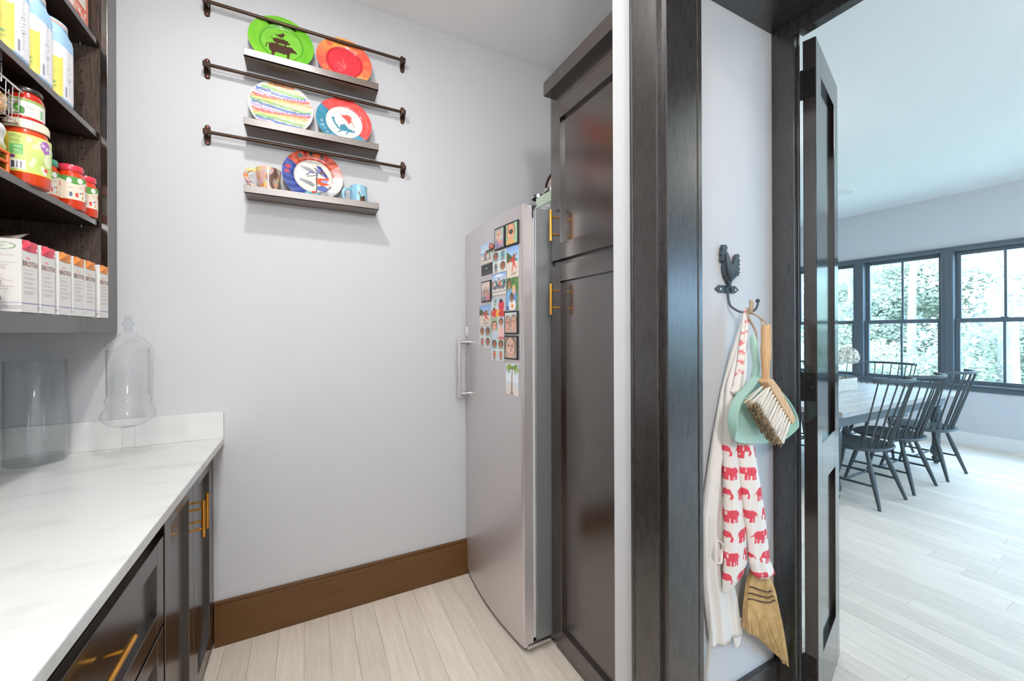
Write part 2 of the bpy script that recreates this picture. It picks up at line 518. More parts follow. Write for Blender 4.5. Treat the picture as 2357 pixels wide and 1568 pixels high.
# floor: base slab and oak planks running along y
floor = struct('floor', MB().box(-1.15, WX + .14, -3.12, 5.12, -.10, -.004), M_SUB)
PW = .1045
def plank(x0, x1, y0, y1):
    b = .0008
    mb = MB()
    mb.v = [(x0, y0, -.006), (x1, y0, -.006), (x1, y1, -.006), (x0, y1, -.006), (x0, y0, -b), (x1, y0, -b), (x1, y1, -b), (x0, y1, -b),
            (x0 + b, y0 + b, 0), (x1 - b, y0 + b, 0), (x1 - b, y1 - b, 0), (x0 + b, y1 - b, 0)]
    mb.f = [(0, 1, 5, 4), (1, 2, 6, 5), (2, 3, 7, 6), (3, 0, 4, 7), (4, 5, 9, 8), (5, 6, 10, 9), (6, 7, 11, 10), (7, 4, 8, 11), (8, 9, 10, 11)]
    cx, cy = (x0 + x1) / 2, (y0 + y1) / 2
    me = bpy.data.meshes.new('plank')
    me.from_pydata([(a - cx, b_ - cy, c) for a, b_, c in mb.v], [], mb.f); me.materials.append(M_FLOOR)
    o = bpy.data.objects.new('plank', me); COL.objects.link(o); o.parent = floor; o.location = (cx, cy, 0)
rp = random.Random(3)
x = -.119 - 3 * PW
g = .0004
rest = MB()
while x < WX:
    x1 = min(x + PW, WX)
    lo, hi = (.55, W) if x < .9 else ((-.2, 2.6) if x < 3.0 else (-.2, 3.2))
    if x < 1.6 and x > .86: lo, hi = -.2, 1.55
    y = lo - rp.uniform(0, 1.2)
    segs = []
    while y < hi:
        L_ = rp.uniform(.7, 1.7)
        segs.append((max(y, lo), min(y + L_, hi))); y += L_
    for s0, s1 in segs:
        if s1 - s0 > .02: plank(x + g, x1 - g, s0 + g, s1 - g)
    # boards out of sight behind the camera and along the far dining wall
    for s0, s1 in ((-2.0 if x < .87 else -3.0, lo), (hi, W if x < 1.5 else 5.0)):
        if s1 - s0 > .05: rest.box(x + g, x1 - g, s0 + g, s1 - g, -.006, -.0002)
    x += PW
ro = obj('plank_rest', rest, M_FLOOR, floor); ro['kind'] = 'stuff'

# baseboards
struct('baseboard_back', MB().box(-.37, .83, W - .018, W, 0, .185).box(-.37, .83, W - .014, W, .185, .20), M_BASEB, .002)
struct('baseboard_passage', MB().box(1.0, 1.546, .866, .884, 0, .184), M_TRIM, .002)
struct('baseboard_window', MB().box(WX - .016, WX, -3.0, 5.0, 0, .15), M_WHITE, .002)
struct('baseboard_dining', MB().box(1.60, 1.616, .985, 5.0, 0, .15), M_WHITE, .002)

# dark cased passage: casings, jambs, soffit
struct('trim_1', MB().box(.85, .87, .787, .888, 0, 2.60).box(.846, .856, .878, .888, 0, 2.60), M_TRIM, .003)        # casing on the pantry side
struct('trim_2', MB().box(.864, .985, .766, .884, 0, 2.507), M_TRIM, .002)     # jamb
struct('trim_3', MB().box(.985, 1.003, .764, .884, 0, 2.507), M_TRIM, .002)    # casing on the passage side
struct('trim_4', MB().box(.85, 1.60, -.12, .884, 2.507, 2.525), M_TRIM, .001)  # soffit board
struct('trim_5', MB().box(.85, .87, -.22, .888, 2.525, 2.62), M_TRIM, .003)    # head casing
struct('trim_6', MB().box(1.546, 1.566, .806, .884, 0, 2.507), M_TRIM, .002)   # door casing, hinge side
struct('trim_7', MB().box(1.566, 1.578, .803, .884, 0, 2.507), M_TRIM, .0015)  # door jamb
struct('trim_8', MB().box(1.546, 1.566, -.12, .806, 2.455, 2.507).box(1.566, 1.598, -.12, .803, 2.462, 2.507), M_TRIM, .002)
struct('trim_9', MB().box(.85, .985, -.12, -.10, 0, 2.507).box(1.546, 1.598, -.12, -.02, 0, 2.507), M_TRIM, .002)

# ------------------------------------------------------------------ windows of the dining room
for k, yc in enumerate(WIN_Y + WIN_X):
    long_ = k < len(WIN_Y); B = wall_long if long_ else wall_short
    wn = bpy.data.objects.new('window_%d' % (k + 1), None); COL.objects.link(wn); wn['kind'] = 'structure'
    wn.location = (WX, yc, WIN_Z0) if long_ else (yc, NY, WIN_Z0); OFF[wn.name] = Vector(wn.location)
    y0, y1 = yc - .4545, yc + .4545
    zt, zb = WIN_Z1 + .06, WIN_Z0 - .08
    fr = MB()
    for bx in ((-.018, .13, y0, y0 + .055, zb, zt), (-.018, .13, y1 - .055, y1, zb, zt), (-.018, .13, y0 + .055, y1 - .055, WIN_Z1, zt), (-.018, .13, y0 + .055, y1 - .055, zb, WIN_Z0),
               (-.03, -.018, y0, y1, zt - .022, zt), (-.045, -.018, y0, y1, WIN_Z0 - .022, WIN_Z0), (-.026, -.018, y0, y0 + .02, zb, zt - .022), (-.026, -.018, y1 - .02, y1, zb, zt - .022)):
        B(*bx, fr)
    obj('window_frame', fr, M_WINF, wn, bevel=.003)
    a, b = y0 + .055, y1 - .055
    zm = 1.525
    for nm, x0, z0, z1, rl in (('upper_sash', .075, zm - .02, WIN_Z1, .045), ('lower_sash', .035, WIN_Z0, zm + .022, .05)):
        s_ = MB()
        for bx in ((a, a + .045, z0, z1), (b - .045, b, z0, z1), (a + .045, b - .045, z1 - rl, z1), (a + .045, b - .045, z0, z0 + rl)): B(x0, x0 + .035, *bx, s_)
        sh = obj(nm, s_, M_WINF, wn, bevel=.002)
        obj('muntin', B(x0 + .008, x0 + .027, yc - .011, yc + .011, z0 + rl, z1 - rl, MB()), M_WINF, sh)
        obj('pane', B(x0 + .015, x0 + .019, a + .045, b - .045, z0 + rl, z1 - rl, MB()), M_PANE, sh)
    obj('sash_lock', B(.04, .07, yc - .03, yc + .03, zm + .022, zm + .034, MB()), M_WINF, wn, bevel=.003)

# ------------------------------------------------------------------ ceiling lamps, real ones and added fill
def can(xy, z, label, power, rad, color):
    q = rad / .045 * .6 + .4
    t = thing('ceiling_lamp', label, 'ceiling lamp', (xy[0], xy[1], z))
    obj('trim_ring', MB().lathe([(.075 * q, -.016), (.10 * q, -.014), (.105 * q, -.002), (.105 * q, 0)], (xy[0], xy[1], z), 32), M_WHITE, t, True)
    lens = obj('lens', MB().lathe([(0, -.030), (.04 * q, -.027), (.065 * q, -.020), (.075 * q, -.012)], (xy[0], xy[1], z), 32), M_LENS, t, True)
    if power == 0:      # switched off
        lens.data.materials[0] = M_WHITE
        return
    if rad < .1:        # small downlight
        ld = bpy.data.lights.new('lamp_glow', 'AREA'); ld.shape = 'DISK'; ld.size = 2 * rad
        drop = .035
    elif rad < .15:     # unseen flush drum, added to brighten the room and its ceiling
        ld = bpy.data.lights.new('lamp_glow', 'POINT'); ld.shadow_soft_size = rad
        drop = .055 + rad
    else:               # unseen glowing globe on a rod, added as fill light
        r_ = .16
        obj('globe', MB().lathe([(r_ * math.sin(math.pi * i / 16), -.75 - r_ * math.cos(math.pi * i / 16)) for i in range(17)], (xy[0], xy[1], z), 32),
            emit('fill_globe_glow', color, power / (4 * math.pi ** 2 * r_ ** 2)), t, True)
        obj('rod', MB().tube([(xy[0], xy[1], z - .6), (xy[0], xy[1], z)], .008, 10), M_BRONZE, t, True)
        return
    ld.energy = power; ld.color = color
    lo = bpy.data.objects.new('lamp_glow', ld); COL.objects.link(lo); lo.parent = t; lo.location = (0, 0, -drop)
for k, (xy, pw, rad) in enumerate(CANS):
    can(xy, ZC, ['round flush ceiling lamp above the plate ledges', 'round flush ceiling lamp in the middle of the pantry',
                 'added fill light globe, unseen at the near end of the pantry'][k], pw, rad, CAN_COLOR)
for k, (xy, pw, rad) in enumerate(DINING_CANS):
    can(xy, ZC, ['faint round flush lamp on the dining ceiling near the windows', 'added fill lamp on the dining ceiling, unseen over the near end of the table',
                 'added fill lamp on the dining ceiling, unseen near the doorway', 'added fill lamp on the dining ceiling, unseen in the far window corner'][k], pw, rad, DINING_COLOR)

# ================================================================== CABINETRY
def bar_pull(name, a, b, out, parent, r=.006, inset=.03):
    """brass bar between a and b standing off the face along -out by its two posts"""
    a, b, out = Vector(a), Vector(b), Vector(out)
    mb = MB().tube([a, b], r, 12)
    d = (b - a).normalized()
    for p in (a + d * inset, b - d * inset):
        mb.tube([p, p + out * .55, p + out * .55, p + out], [r * .72, r * .72, r * .58, r * .58], 10)
    return obj(name, mb, M_BRASS, parent, True)

def shaker(name, parent, xf, th, y0, y1, z0, z1, rail, sgn, m=None, rec=.015):
    """framed door in a plane x = xf whose front looks along sgn*x"""
    m = m or M_WOOD
    xb = xf - sgn * th
    f = MB().box(xf, xb, y0, y0 + rail, z0, z1).box(xf, xb, y1 - rail, y1, z0, z1)
    f.box(xf, xb, y0 + rail, y1 - rail, z1 - rail, z1).box(xf, xb, y0 + rail, y1 - rail, z0, z0 + rail)
    d = obj(name, f, m, parent, bevel=.0012)
    obj('door_panel' if name == 'door' else 'drawer_panel', MB().box(xf - sgn * rec, xb + sgn * .002, y0 + rail - .004, y1 - rail + .004, z0 + rail - .004, z1 - rail + .004), m, d)
    return d

CT = .932       # worktop height
# worktop with its splash
wt = thing('worktop', 'white veined quartz worktop with low splash along the walls', 'worktop', (-.68, 1.0, CT - .03))
obj('slab', MB().box(-1.03, -.332, -1.2, W, CT - .03, CT), M_QUARTZ, wt, bevel=.003)
obj('splash', MB().box(-1.01, -.332, W - .02, W, CT, CT + .117), M_QUARTZ, wt, bevel=.002)
obj('splash', MB().box(-1.03, -1.01, -1.2, W, CT, CT + .117), M_QUARTZ, wt, bevel=.002)
# base units
FX = -.372
t = thing('base_cabinet', 'espresso base cabinet with two narrow shaker doors beside the plate wall', 'cabinet', (-.7, 1.85, 0))
obj('body', MB().box(-1.026, FX - .021, 1.503, W, .10, CT - .03).box(-1.026, FX - .09, 1.503, W, 0, .10), M_WOOD, t, bevel=.001)
obj('filler_strip', MB().box(FX - .021, FX, 2.172, W, .02, CT - .032), M_WOOD, t)
obj('top_rail', MB().box(FX - .021, FX - .002, 1.503, 2.172, .872, CT - .03), M_WOODH, t)
d1 = shaker('door', t, FX, .02, 1.512, 1.838, .04, .872, .058, 1)
d2 = shaker('door', t, FX, .02, 1.841, 2.17, .04, .872, .058, 1)
bar_pull('handle', (FX + .036, 1.809, .659), (FX + .036, 1.809, .791), (-.036, 0, 0), d1)
bar_pull('handle', (FX + .036, 1.868, .665), (FX + .036, 1.868, .797), (-.036, 0, 0), d2)
t = thing('drawer_cabinet', 'espresso drawer cabinet under the near worktop with brass bar pull', 'cabinet', (-.7, 1.05, 0))
obj('body', MB().box(-1.026, FX - .021, .6, 1.499, .10, CT - .03).box(-1.026, FX - .09, .6, 1.499, 0, .10), M_WOOD, t, bevel=.001)
for z0, z1, hz in ((.56, .812, .738), (.30, .55, .45), (.04, .29, .18)):
    d = shaker('drawer', t, FX, .02, .61, 1.497, z0, z1, .055, 1, M_WOODH)
    bar_pull('handle', (FX + .036, .95, hz), (FX + .036, 1.152, hz), (-.036, 0, 0), d, .0062, .04)
t = thing('base_cabinet', 'espresso base cabinet nearest the camera under the worktop', 'cabinet', (-.7, 0, 0))
obj('body', MB().box(-1.026, FX - .021, -1.2, .597, .0, CT - .03), M_WOOD, t)
shaker('door', t, FX, .02, .1, .59, .04, .872, .058, 1); shaker('door', t, FX, .02, -.4, .09, .04, .872, .058, 1)

# open wall cabinet with shelves
CX = -.684      # front of the face frame
t = thing('open_wall_cabinet', 'espresso open wall cabinet with adjustable shelves over the worktop', 'cabinet', (-.86, 1.6, 1.40))
obj('side_panel', MB().box(-1.028, CX - .02, 2.108, 2.13, 1.402, 2.98), M_SIDE, t)
obj('side_panel', MB().box(-1.028, CX - .02, .95, .97, 1.402, 2.98), M_SIDE, t)
obj('back_panel', MB().box(-1.029, -1.02, .95, 2.13, 1.402, 2.98), M_WOOD, t)
obj('bottom_panel', MB().box(-1.02, CX - .02, .97, 2.108, 1.438, 1.458), M_WOODH, t)
obj('top_panel', MB().box(-1.02, CX - .02, .97, 2.108, 2.96, 2.98), M_WOODH, t)
obj('stile', MB().box(CX - .02, CX, 2.098, 2.162, 1.402, 2.98), M_WOOD, t, bevel=.0015)
obj('filler_strip', MB().box(-1.028, CX - .006, 2.168, W - .001, 1.402, 2.98), M_WOOD, t, bevel=.001)
obj('stile', MB().box(CX - .02, CX, .95, 1.0, 1.402, 2.98), M_WOOD, t, bevel=.0015)
obj('bottom_rail', MB().box(CX - .02, CX, 1.0, 2.098, 1.402, 1.459), M_WOODH, t, bevel=.0015)
obj('top_rail', MB().box(CX - .02, CX, 1.0, 2.098, 2.9, 2.98), M_WOODH, t)
obj('crown', MB().box(-1.03, CX + .035, .93, W - .001, 2.98, 3.05), M_WOODH, t, bevel=.003)
SHB = (1.812, 2.150, 2.505)
for z in SHB:
    sh = obj('shelf', MB().box(-1.018, -.71, .972, 2.106, z, z + .022), M_WOODH, t, bevel=.001)
    for xx in (-.76, -.97):
        obj('shelf_pin', MB().lathe([(0, 0), (.0035, .001), (.0035, .01)], M=frame((xx, 2.107, z - .004), (1, 0, 0), (0, 0, 1)), seg=10), M_CHROME, sh, True)
holes = MB()
for k in range(34):
    for xx in (-.76, -.97):
        z = 1.52 + k * .042
        if min(abs(z - s) for s in SHB) < .03: continue
        holes.lathe([(0, .0012), (.003, .001), (.003, 0)], M=frame((xx, 2.108, z), (1, 0, 0), (0, 0, 1)), seg=8)
obj('pin_holes', holes, mat('hole_black', (8, 7, 6), 0.9), t)['kind'] = 'stuff'

# tall cabinet
t = thing('tall_cabinet', 'tall espresso pantry cabinet with two stacked shaker doors and brass pulls', 'cabinet', (1.22, 1.24, 0))
TX = .965
obj('body', MB().box(TX + .021, 1.499, .987, 1.497, 0, 2.435), M_WOOD, t, bevel=.001)
obj('top_rail', MB().box(TX + .002, TX + .021, .987, 1.497, 2.385, 2.435), M_WOODH, t)
obj('crown', MB().box(TX - .035, 1.499, .987, 1.5, 2.435, 2.496), M_WOODH, t, bevel=.002)
d1 = shaker('door', t, TX, .02, .99, 1.496, 1.71, 2.383, .07, -1)
d2 = shaker('door', t, TX, .02, .99, 1.496, .05, 1.686, .07, -1)
bar_pull('handle', (TX - .04, 1.437, 1.787), (TX - .04, 1.437, 1.919), (.04, 0, 0), d1)
bar_pull('handle', (TX - .04, 1.437, 1.473), (TX - .04, 1.437, 1.605), (.04, 0, 0), d2)

# ================================================================== FREEZER
def fx(y): return .801 + .028 * ((y - 1.87) / .35) ** 2
FY0, FY1 = 1.512, 2.187
t = thing('upright_freezer', 'tall stainless steel freezer with bowed door covered in photos', 'freezer', (1.15, 1.85, 0))
FREEZER = t
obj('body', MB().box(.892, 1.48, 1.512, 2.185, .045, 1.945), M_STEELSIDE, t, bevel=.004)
ny = 40
prof = []
for i in range(ny + 1):
    y = FY0 + (FY1 - FY0) * i / ny
    prof.append((fx(y), y))
poly = prof + [(.876, FY1), (.876, FY0)]
# soften the two front corners
poly[0] = (fx(FY0) + .004, FY0); poly.insert(1, (fx(FY0) + .0005, FY0 + .004))
door = obj('door', MB().prism(poly, lambda a, b: (a, b, .035), lambda a, b: (a, b, 1.952)), M_STEEL, t, True)
obj('gasket', MB().box(.876, .892, 1.518, 2.18, .06, 1.935), M_GASKET, t)
obj('hinge_cover', MB().box(.868, .905, 1.515, 1.565, 1.952, 1.962), M_STEELSIDE, t, bevel=.004)
obj('hinge', MB().box(.872, .884, 1.513, 1.53, 1.90, 1.945), M_BLACK, t)
obj('bottom_rail', MB().box(.845, .965, 1.506, 1.512, .026, .042).box(.845, 1.0, 1.512, 2.18, .03, .045), M_CHROME, t, bevel=.002)
for yy in (1.56, 2.1):
    obj('foot', MB().lathe([(0, 0), (.02, 0), (.02, .008), (.008, .012), (.008, .046)], (.93, yy, 0), 16), M_BLACK, t, True)
obj('kick_plate', MB().box(.93, .94, 1.60, 2.18, .0, .045), M_BASEB, t)
hy, hx = 2.12, .757
h = obj('handle', MB().box(hx - .008, hx + .008, hy - .013, hy + .013, 1.034, 1.364), M_STEEL, t, bevel=.003)
for zz in (1.055, 1.343):
    obj('handle_post', MB().tube([(hx + .006, hy, zz), (fx(hy) - .004, hy, zz)], .011, 14).tube([(fx(hy) - .012, hy, zz), (fx(hy) + .002, hy, zz)], .016, 14), M_CHROME, h, True)
def disp(c):
    c.m(c.u > -1, (52, 50, 50))
    for k in range(5): c.rect(.1 + .17 * k, .12, .15 + .17 * k, .22, (150, 150, 150))
    c.ell(.5, .6, .05, .09, (190, 230, 220))
dp = obj('control_display', MB().box(fx(1.83) - .002, fx(1.83) + .003, 1.766, 1.896, 1.686, 1.738), M_BLACK, door)
panel('screen', (fx(1.83) - .0025, 1.896, 1.686), (0, -.13, 0), (0, 0, .052), 50, 20, disp, M_PRINT, door)
panel('energy_label', (fx(2.14) - .0005, 2.178, 1.38), (0, -.05, 0), (0, 0, .05), 20, 20,
      lambda c: [c.rect(.1, .1 + .14 * k, .9, .16 + .14 * k, (205, 205, 206)) for k in range(6)], M_PRINT, door)

# ------------------------------------------------------------------ photo magnets on the freezer
SKY, SEA, SAND = (176, 205, 236), (128, 188, 210), (226, 214, 200)
def p_beach(c):
    c.grad(.55, 1, (220, 232, 242), SKY).rect(0, .46, 1, .56, SEA).rect(0, 0, 1, .48, SAND).rect(.55, .5, 1, .62, (70, 90, 70))
    for k, (x, col) in enumerate([(.18, (240, 236, 230)), (.36, (90, 120, 170)), (.5, (214, 90, 84)), (.64, (236, 240, 240)), (.8, (86, 150, 120))]):
        c.person(x, .12 + .02 * (k % 2), .34 + .1 * (k % 3), col, wd=.9)
def p_jump(c):
    c.grad(.5, 1, (206, 224, 242), (132, 172, 226)).rect(0, .46, 1, .58, SEA).poly([(0, .5), (0, .86), (.3, .74), (.55, .62), (.85, .58), (.85, .52)], (74, 100, 66)).rect(0, 0, 1, .5, SAND)
    r = (222, 74, 66)
    c.line([(.58, .62), (.58, .46)], .16, r).line([(.58, .5), (.45, .2)], .06, r).line([(.58, .5), (.78, .28)], .06, r).line([(.5, .6), (.18, .52)], .06, r).line([(.64, .62), (.82, .74)], .05, (150, 96, 70)).ell(.6, .7, .06, .04, (60, 40, 34)).line([(.4, .1), (.8, .13)], .05, (150, 140, 130))
def p_group(c):
    c.grad(.6, 1, (226, 234, 244), (122, 162, 216)).ell(.5, .88, .36, .06, (240, 244, 250)).rect(0, .52, 1, .64, SEA).rect(0, 0, 1, .53, (226, 220, 212))
    for k in range(9): c.person(.08 + .105 * k, .3 - .06 * (k % 2), .34 + .06 * ((k * 5) % 3), [(220, 80, 76), (238, 238, 238), (80, 130, 130), (60, 60, 90), (230, 150, 120)][k % 5], wd=1.1)
    for k in range(6): c.ell(.1 + .16 * k, .12 + .03 * (k % 2), .07, .02, (96, 90, 88))
def p_family(c):
    c.m(c.u > -1, (96, 132, 76))
    for k in range(60):
        x, y = RNG.random(2); c.ell(x, y, .05, .035, [(60, 98, 52), (150, 176, 90), (120, 156, 84)][k % 3])
    c.ell(.28, .3, .3, .42, (126, 170, 214)).face(.27, .78, .13, (176, 124, 92), (44, 36, 32), 1.1)
    c.ell(.66, .34, .22, .34, (104, 140, 196)).face(.63, .6, .12, (232, 192, 160), (222, 190, 120), 1.1)
    c.ell(.5, .14, .28, .2, (240, 240, 240)).face(.46, .36, .115, (150, 100, 74), (36, 28, 26), 1.1).ell(.5, .12, .12, .06, (226, 140, 70)).rect(0, 0, .2, .12, (70, 96, 150))
def p_red(c):
    c.m(c.u > -1, (196, 206, 212)).grad(.5, 1, (214, 220, 224), (176, 196, 214))
    c.person(.3, .4, .55, (150, 180, 150), legs=(200, 190, 180)).ell(.72, .6, .2, .3, (216, 66, 80)).ell(.7, .86, .1, .09, (60, 44, 40))
    c.ell(.25, .22, .26, .2, (224, 76, 62)).ell(.5, .2, .16, .2, (240, 184, 70)).ell(.78, .18, .26, .16, (198, 62, 60)).ell(.2, .46, .07, .07, (70, 50, 44))
def p_couple(c):
    c.m(c.u > -1, (168, 186, 150)).rect(.5, 0, 1, 1, (206, 216, 226))
    c.ell(.25, .2, .24, .28, (196, 210, 226)).face(.24, .6, .17, (226, 170, 140), (92, 70, 50), 1.2)
    c.ell(.75, .3, .2, .36, (240, 190, 186)).face(.74, .78, .13, (178, 120, 92), (52, 44, 46), 1.2).rect(.55, 0, .98, .1, (210, 110, 110)).rect(.495, 0, .505, 1, (240, 240, 240))
def p_four(seed):
    def f(c):
        r = np.random.default_rng(seed)
        c.m(c.u > -1, (238, 238, 238))
        for i in range(2):
            for j in range(2):
                x0, y0 = .02 + .5 * i, .02 + .5 * j
                bgc = [(196, 202, 206), (150, 190, 196), (206, 206, 202), (176, 190, 176)][int(r.integers(4))]
                c.rect(x0, y0, x0 + .46, y0 + .46, bgc)
                if r.random() < .35: c.face(x0 + .23, y0 + .24, .14, (170, 108, 82), asp=1.1)
                else: c.person(x0 + .23, y0 + .01, .44, [(218, 82, 78), (96, 130, 160), (226, 96, 70), (90, 110, 130)][int(r.integers(4))], wd=1.5, legs=(150, 120, 110))
    return f
def p_palm(c):
    c.grad(.4, 1, (232, 236, 240), (206, 222, 236)).rect(0, .28, 1, .42, (206, 220, 228)).rect(0, 0, 1, .3, (224, 216, 210))
    c.poly([(.36, .02), (.62, .02), (.52, .14), (.52, .5), (.56, .86), (.5, .86), (.45, .5), (.44, .14)], (150, 118, 92)).person(.5, .46, .14, (190, 120, 100), wd=1.2)
    for a in (2.9, 3.5, 4.0, -.1, -.5, -1.0, 2.3, .6):
        c.line([(.53, .88), (.53 + .3 * math.cos(a), .9 + .08 * math.sin(a)), (.53 + .46 * math.cos(a), .84 + .16 * math.sin(a))], .07, [(104, 140, 72), (150, 170, 86)][int(a * 10) % 2])
def p_faces(c):
    c.grad(0, 1, (188, 160, 146), (206, 214, 216)); c.face(.24, .42, .3, (196, 150, 128), (150, 140, 136), .85).face(.76, .46, .3, (204, 160, 138), (140, 130, 126), .85)
def p_face(c):
    c.m(c.u > -1, (176, 160, 148)); c.face(.48, .46, .46, (206, 170, 150), (122, 104, 94), .95)
def p_baby(c):
    c.m(c.u > -1, (176, 186, 180)); c.ell(.5, .25, .5, .35, (150, 140, 170)).ell(.7, .3, .2, .2, (214, 150, 150)).face(.45, .62, .25, (222, 180, 150), (190, 170, 150), 1.1).ell(.7, .5, .18, .12, (200, 200, 196))
def p_girl(c):
    c.m(c.u > -1, (150, 190, 160)).rect(.72, 0, 1, 1, (160, 200, 168)); c.face(.44, .56, .36, (226, 168, 136), (170, 130, 100), 1.0).ell(.46, .6, .2, .12, (90, 80, 78)).ell(.4, .1, .4, .14, (226, 176, 110))
def p_grey(c):
    c.m(c.u > -1, (196, 190, 186)).rect(0, .7, 1, 1, (226, 206, 196))
    c.face(.52, .52, .16, (214, 170, 148), (190, 180, 170), 1.1).face(.3, .34, .15, (200, 160, 140), (120, 110, 104), 1.1).ell(.3, .1, .3, .16, (130, 132, 140)).ell(.78, .16, .2, .24, (214, 120, 140)).face(.76, .36, .13, (210, 160, 140), (110, 90, 80), 1.1)
PH = [('frame_a', 1.738, 1.641, 1.891, 1.785, p_baby, 1, 'black framed photo magnet of a baby, left of the top pair on the freezer'),
      ('frame_b', 1.637, 1.533, 1.892, 1.785, p_girl, 1, 'black framed photo magnet of a grinning child, right of the top pair on the freezer'),
      ('beach', 1.902, 1.766, 1.845, 1.742, p_beach, 0, 'photo of five people on a beach above the dark freezer display'),
      ('frame_c', 1.890, 1.777, 1.656, 1.549, p_grey, 1, 'black framed photo magnet of a small group below the dark freezer display'),
      ('four_a', 1.763, 1.631, 1.781, 1.679, p_four(5), 0, 'four picture photo grid just below the top pair of framed magnets'),
      ('jump', 1.631, 1.536, 1.783, 1.643, p_jump, 0, 'tall photo of a person in red leaping on a beach, under the top right frame'),
      ('group', 1.766, 1.636, 1.679, 1.575, p_group, 0, 'photo of a large group on a beach in the middle freezer column'),
      ('family', 1.637, 1.538, 1.643, 1.498, p_family, 0, 'tall photo of three people before green leaves on the freezer'),
      ('jump2', 1.923, 1.782, 1.537, 1.431, p_jump, 0, 'photo of a leaping figure on a beach in the left freezer column'),
      ('red', 1.777, 1.641, 1.560, 1.469, p_red, 0, 'photo with red and yellow costumes in the middle freezer column'),
      ('couple', 1.778, 1.649, 1.469, 1.366, p_couple, 0, 'photo of two portraits side by side in the middle freezer column'),
      ('frame_d', 1.648, 1.540, 1.495, 1.389, p_faces, 1, 'black framed photo magnet of two faces close together on the freezer'),
      ('frame_e', 1.649, 1.542, 1.385, 1.276, p_face, 1, 'black framed photo magnet of one big smiling face on the freezer'),
      ('four_b', 1.924, 1.783, 1.428, 1.321, p_four(11), 0, 'four picture photo grid lowest in the left freezer column'),
      ('four_c', 1.779, 1.653, 1.366, 1.264, p_four(23), 0, 'four picture photo grid lowest in the middle freezer column'),
      ('palm', 1.643, 1.541, 1.259, 1.117, p_palm, 0, 'tall photo of a palm tree, lowest of the photos on the freezer')]
for key, ya_, yb_, zt, zb, fn, framed, lab in PH:
    ym = (ya_ + yb_) / 2
    sl = 2 * .028 * (ym - 1.87) / .35 ** 2
    n = Vector((-1, sl, 0)).normalized(); u = Vector((0, 0, 1)).cross(n) * -1
    wdt = (ya_ - yb_) - .002; hgt = zt - zb - .002
    d = Vector((n.y, -n.x, 0)); d = d if d.y < 0 else -d
    c0 = Vector((fx(ym), ym, (zt + zb) / 2))
    t = thing('framed_photo_magnet' if framed else 'photo_magnet', lab, 'photo magnet', tuple(c0), group='photos on the freezer door')
    th = .006 if framed else .0012
    M = frame(c0 + n * (th / 2 + .0006), d, (0, 0, 1))
    obj('frame' if framed else 'backing', MB().obox(M, wdt / 2, hgt / 2, th / 2), M_BLACK if framed else M_CARTON, t, bevel=.0012 if framed else 0)
    b = .007 if framed else .0
    O = c0 + n * (th + .001) - d * (wdt / 2 - b) - Vector((0, 0, hgt / 2 - b))
    panel('picture', O, d * (wdt - 2 * b), (0, 0, hgt - 2 * b), 56, 60, fn, M_PRINT, t, soft=3)
tq = obj('trinket_magnet', MB().lathe([(0, -.012), (.012, -.01), (.015, 0), (.012, .01), (0, .012)], (fx(1.76) - .008, 1.762, 1.812), 14).lathe([(0, -.006), (.007, 0), (0, .006)], (fx(1.76) - .015, 1.758, 1.826), 10), mat('trinket_red', (166, 92, 80), .4), None, True, loc=(fx(1.76), 1.762, 1.80))
tag(tq, 'tiny red brown trinket magnet beside the beach photo', 'magnet')

# ------------------------------------------------------------------ on the freezer: jar pack and round tin
t = thing('mason_jar_pack', 'green cardboard pack of clear mason jars on top of the freezer', 'jar pack', (1.09, 1.63, 1.945))
zt0 = 1.946
y0_, y1_ = 1.515, 1.735
ca = MB().box(1.03, 1.031, y0_, y1_, zt0, zt0 + .125).box(1.149, 1.15, y0_, y1_, zt0, zt0 + .125).box(1.03, 1.15, y0_, y0_ + .001, zt0, zt0 + .125).box(1.03, 1.15, y1_ - .001, y1_, zt0, zt0 + .125)
obj('sleeve', ca, mat('pale_green_card', (190, 206, 186), .6), t)
obj('band', MB().box(1.0292, 1.03, y0_, y1_, zt0 + .035, zt0 + .075), mat('grey_band', (132, 140, 138), .6), t)
obj('pink_edge', MB().box(1.0291, 1.03, y0_, y1_, zt0, zt0 + .022), mat('pink_band', (232, 198, 190), .6), t)
lettering('words', 'MASON JARS', frame((1.0288, y1_ - .012, zt0 + .055), (0, -1, 0), (0, 0, 1)), .034, M_WHITE, t, align='LEFT', bold=.0006)
JP = [(.03, 0), (.045, .004), (.047, .02), (.047, .10), (.04, .125), (.034, .135), (.034, .152)]
JL = [(.037, 0), (.038, .016), (.034, .019), (0, .02)]
for yy in (1.57, 1.68):
    j = obj('jar', MB().lathe(JP, (1.09, yy, zt0 + .002), 28), M_GLASS, t, True)
    obj('lid', MB().lathe(JL, (1.09, yy, zt0 + .148), 28), M_CHROME, j, True)
t = thing('mason_jar', 'single clear mason jar with silver lid beside the green pack', 'jar', (1.085, 1.80, zt0))
obj('glass', MB().lathe(JP, (1.085, 1.80, zt0), 28), M_GLASS, t, True)
obj('lid', MB().lathe(JL, (1.085, 1.80, zt0 + .148), 28), M_CHROME, t, True)
tn = thing('round_tin', 'round tin with dark rim standing on edge on the freezer', 'tin', (1.22, 1.78, 1.945))
M = frame((1.20, 1.75, 2.135 + .03), (.4, -1, 0), (0, 0, 1))
obj('rim', MB().lathe([(.094, -.02), (.1, -.02), (.1, .02), (.092, .022), (.09, .012)], M=M, seg=40), M_BRONZE, tn, True)
obj('face', MB().lathe([(0, .011), (.09, .012), (.094, -.02), (0, -.02)], M=M, seg=40), mat('tin_face', (196, 182, 172), .5), tn, True)
obj('stand', MB().box(1.17, 1.23, 1.70, 1.80, zt0, zt0 + .125), mat('tin_box', (120, 112, 104), .6), tn, bevel=.003)

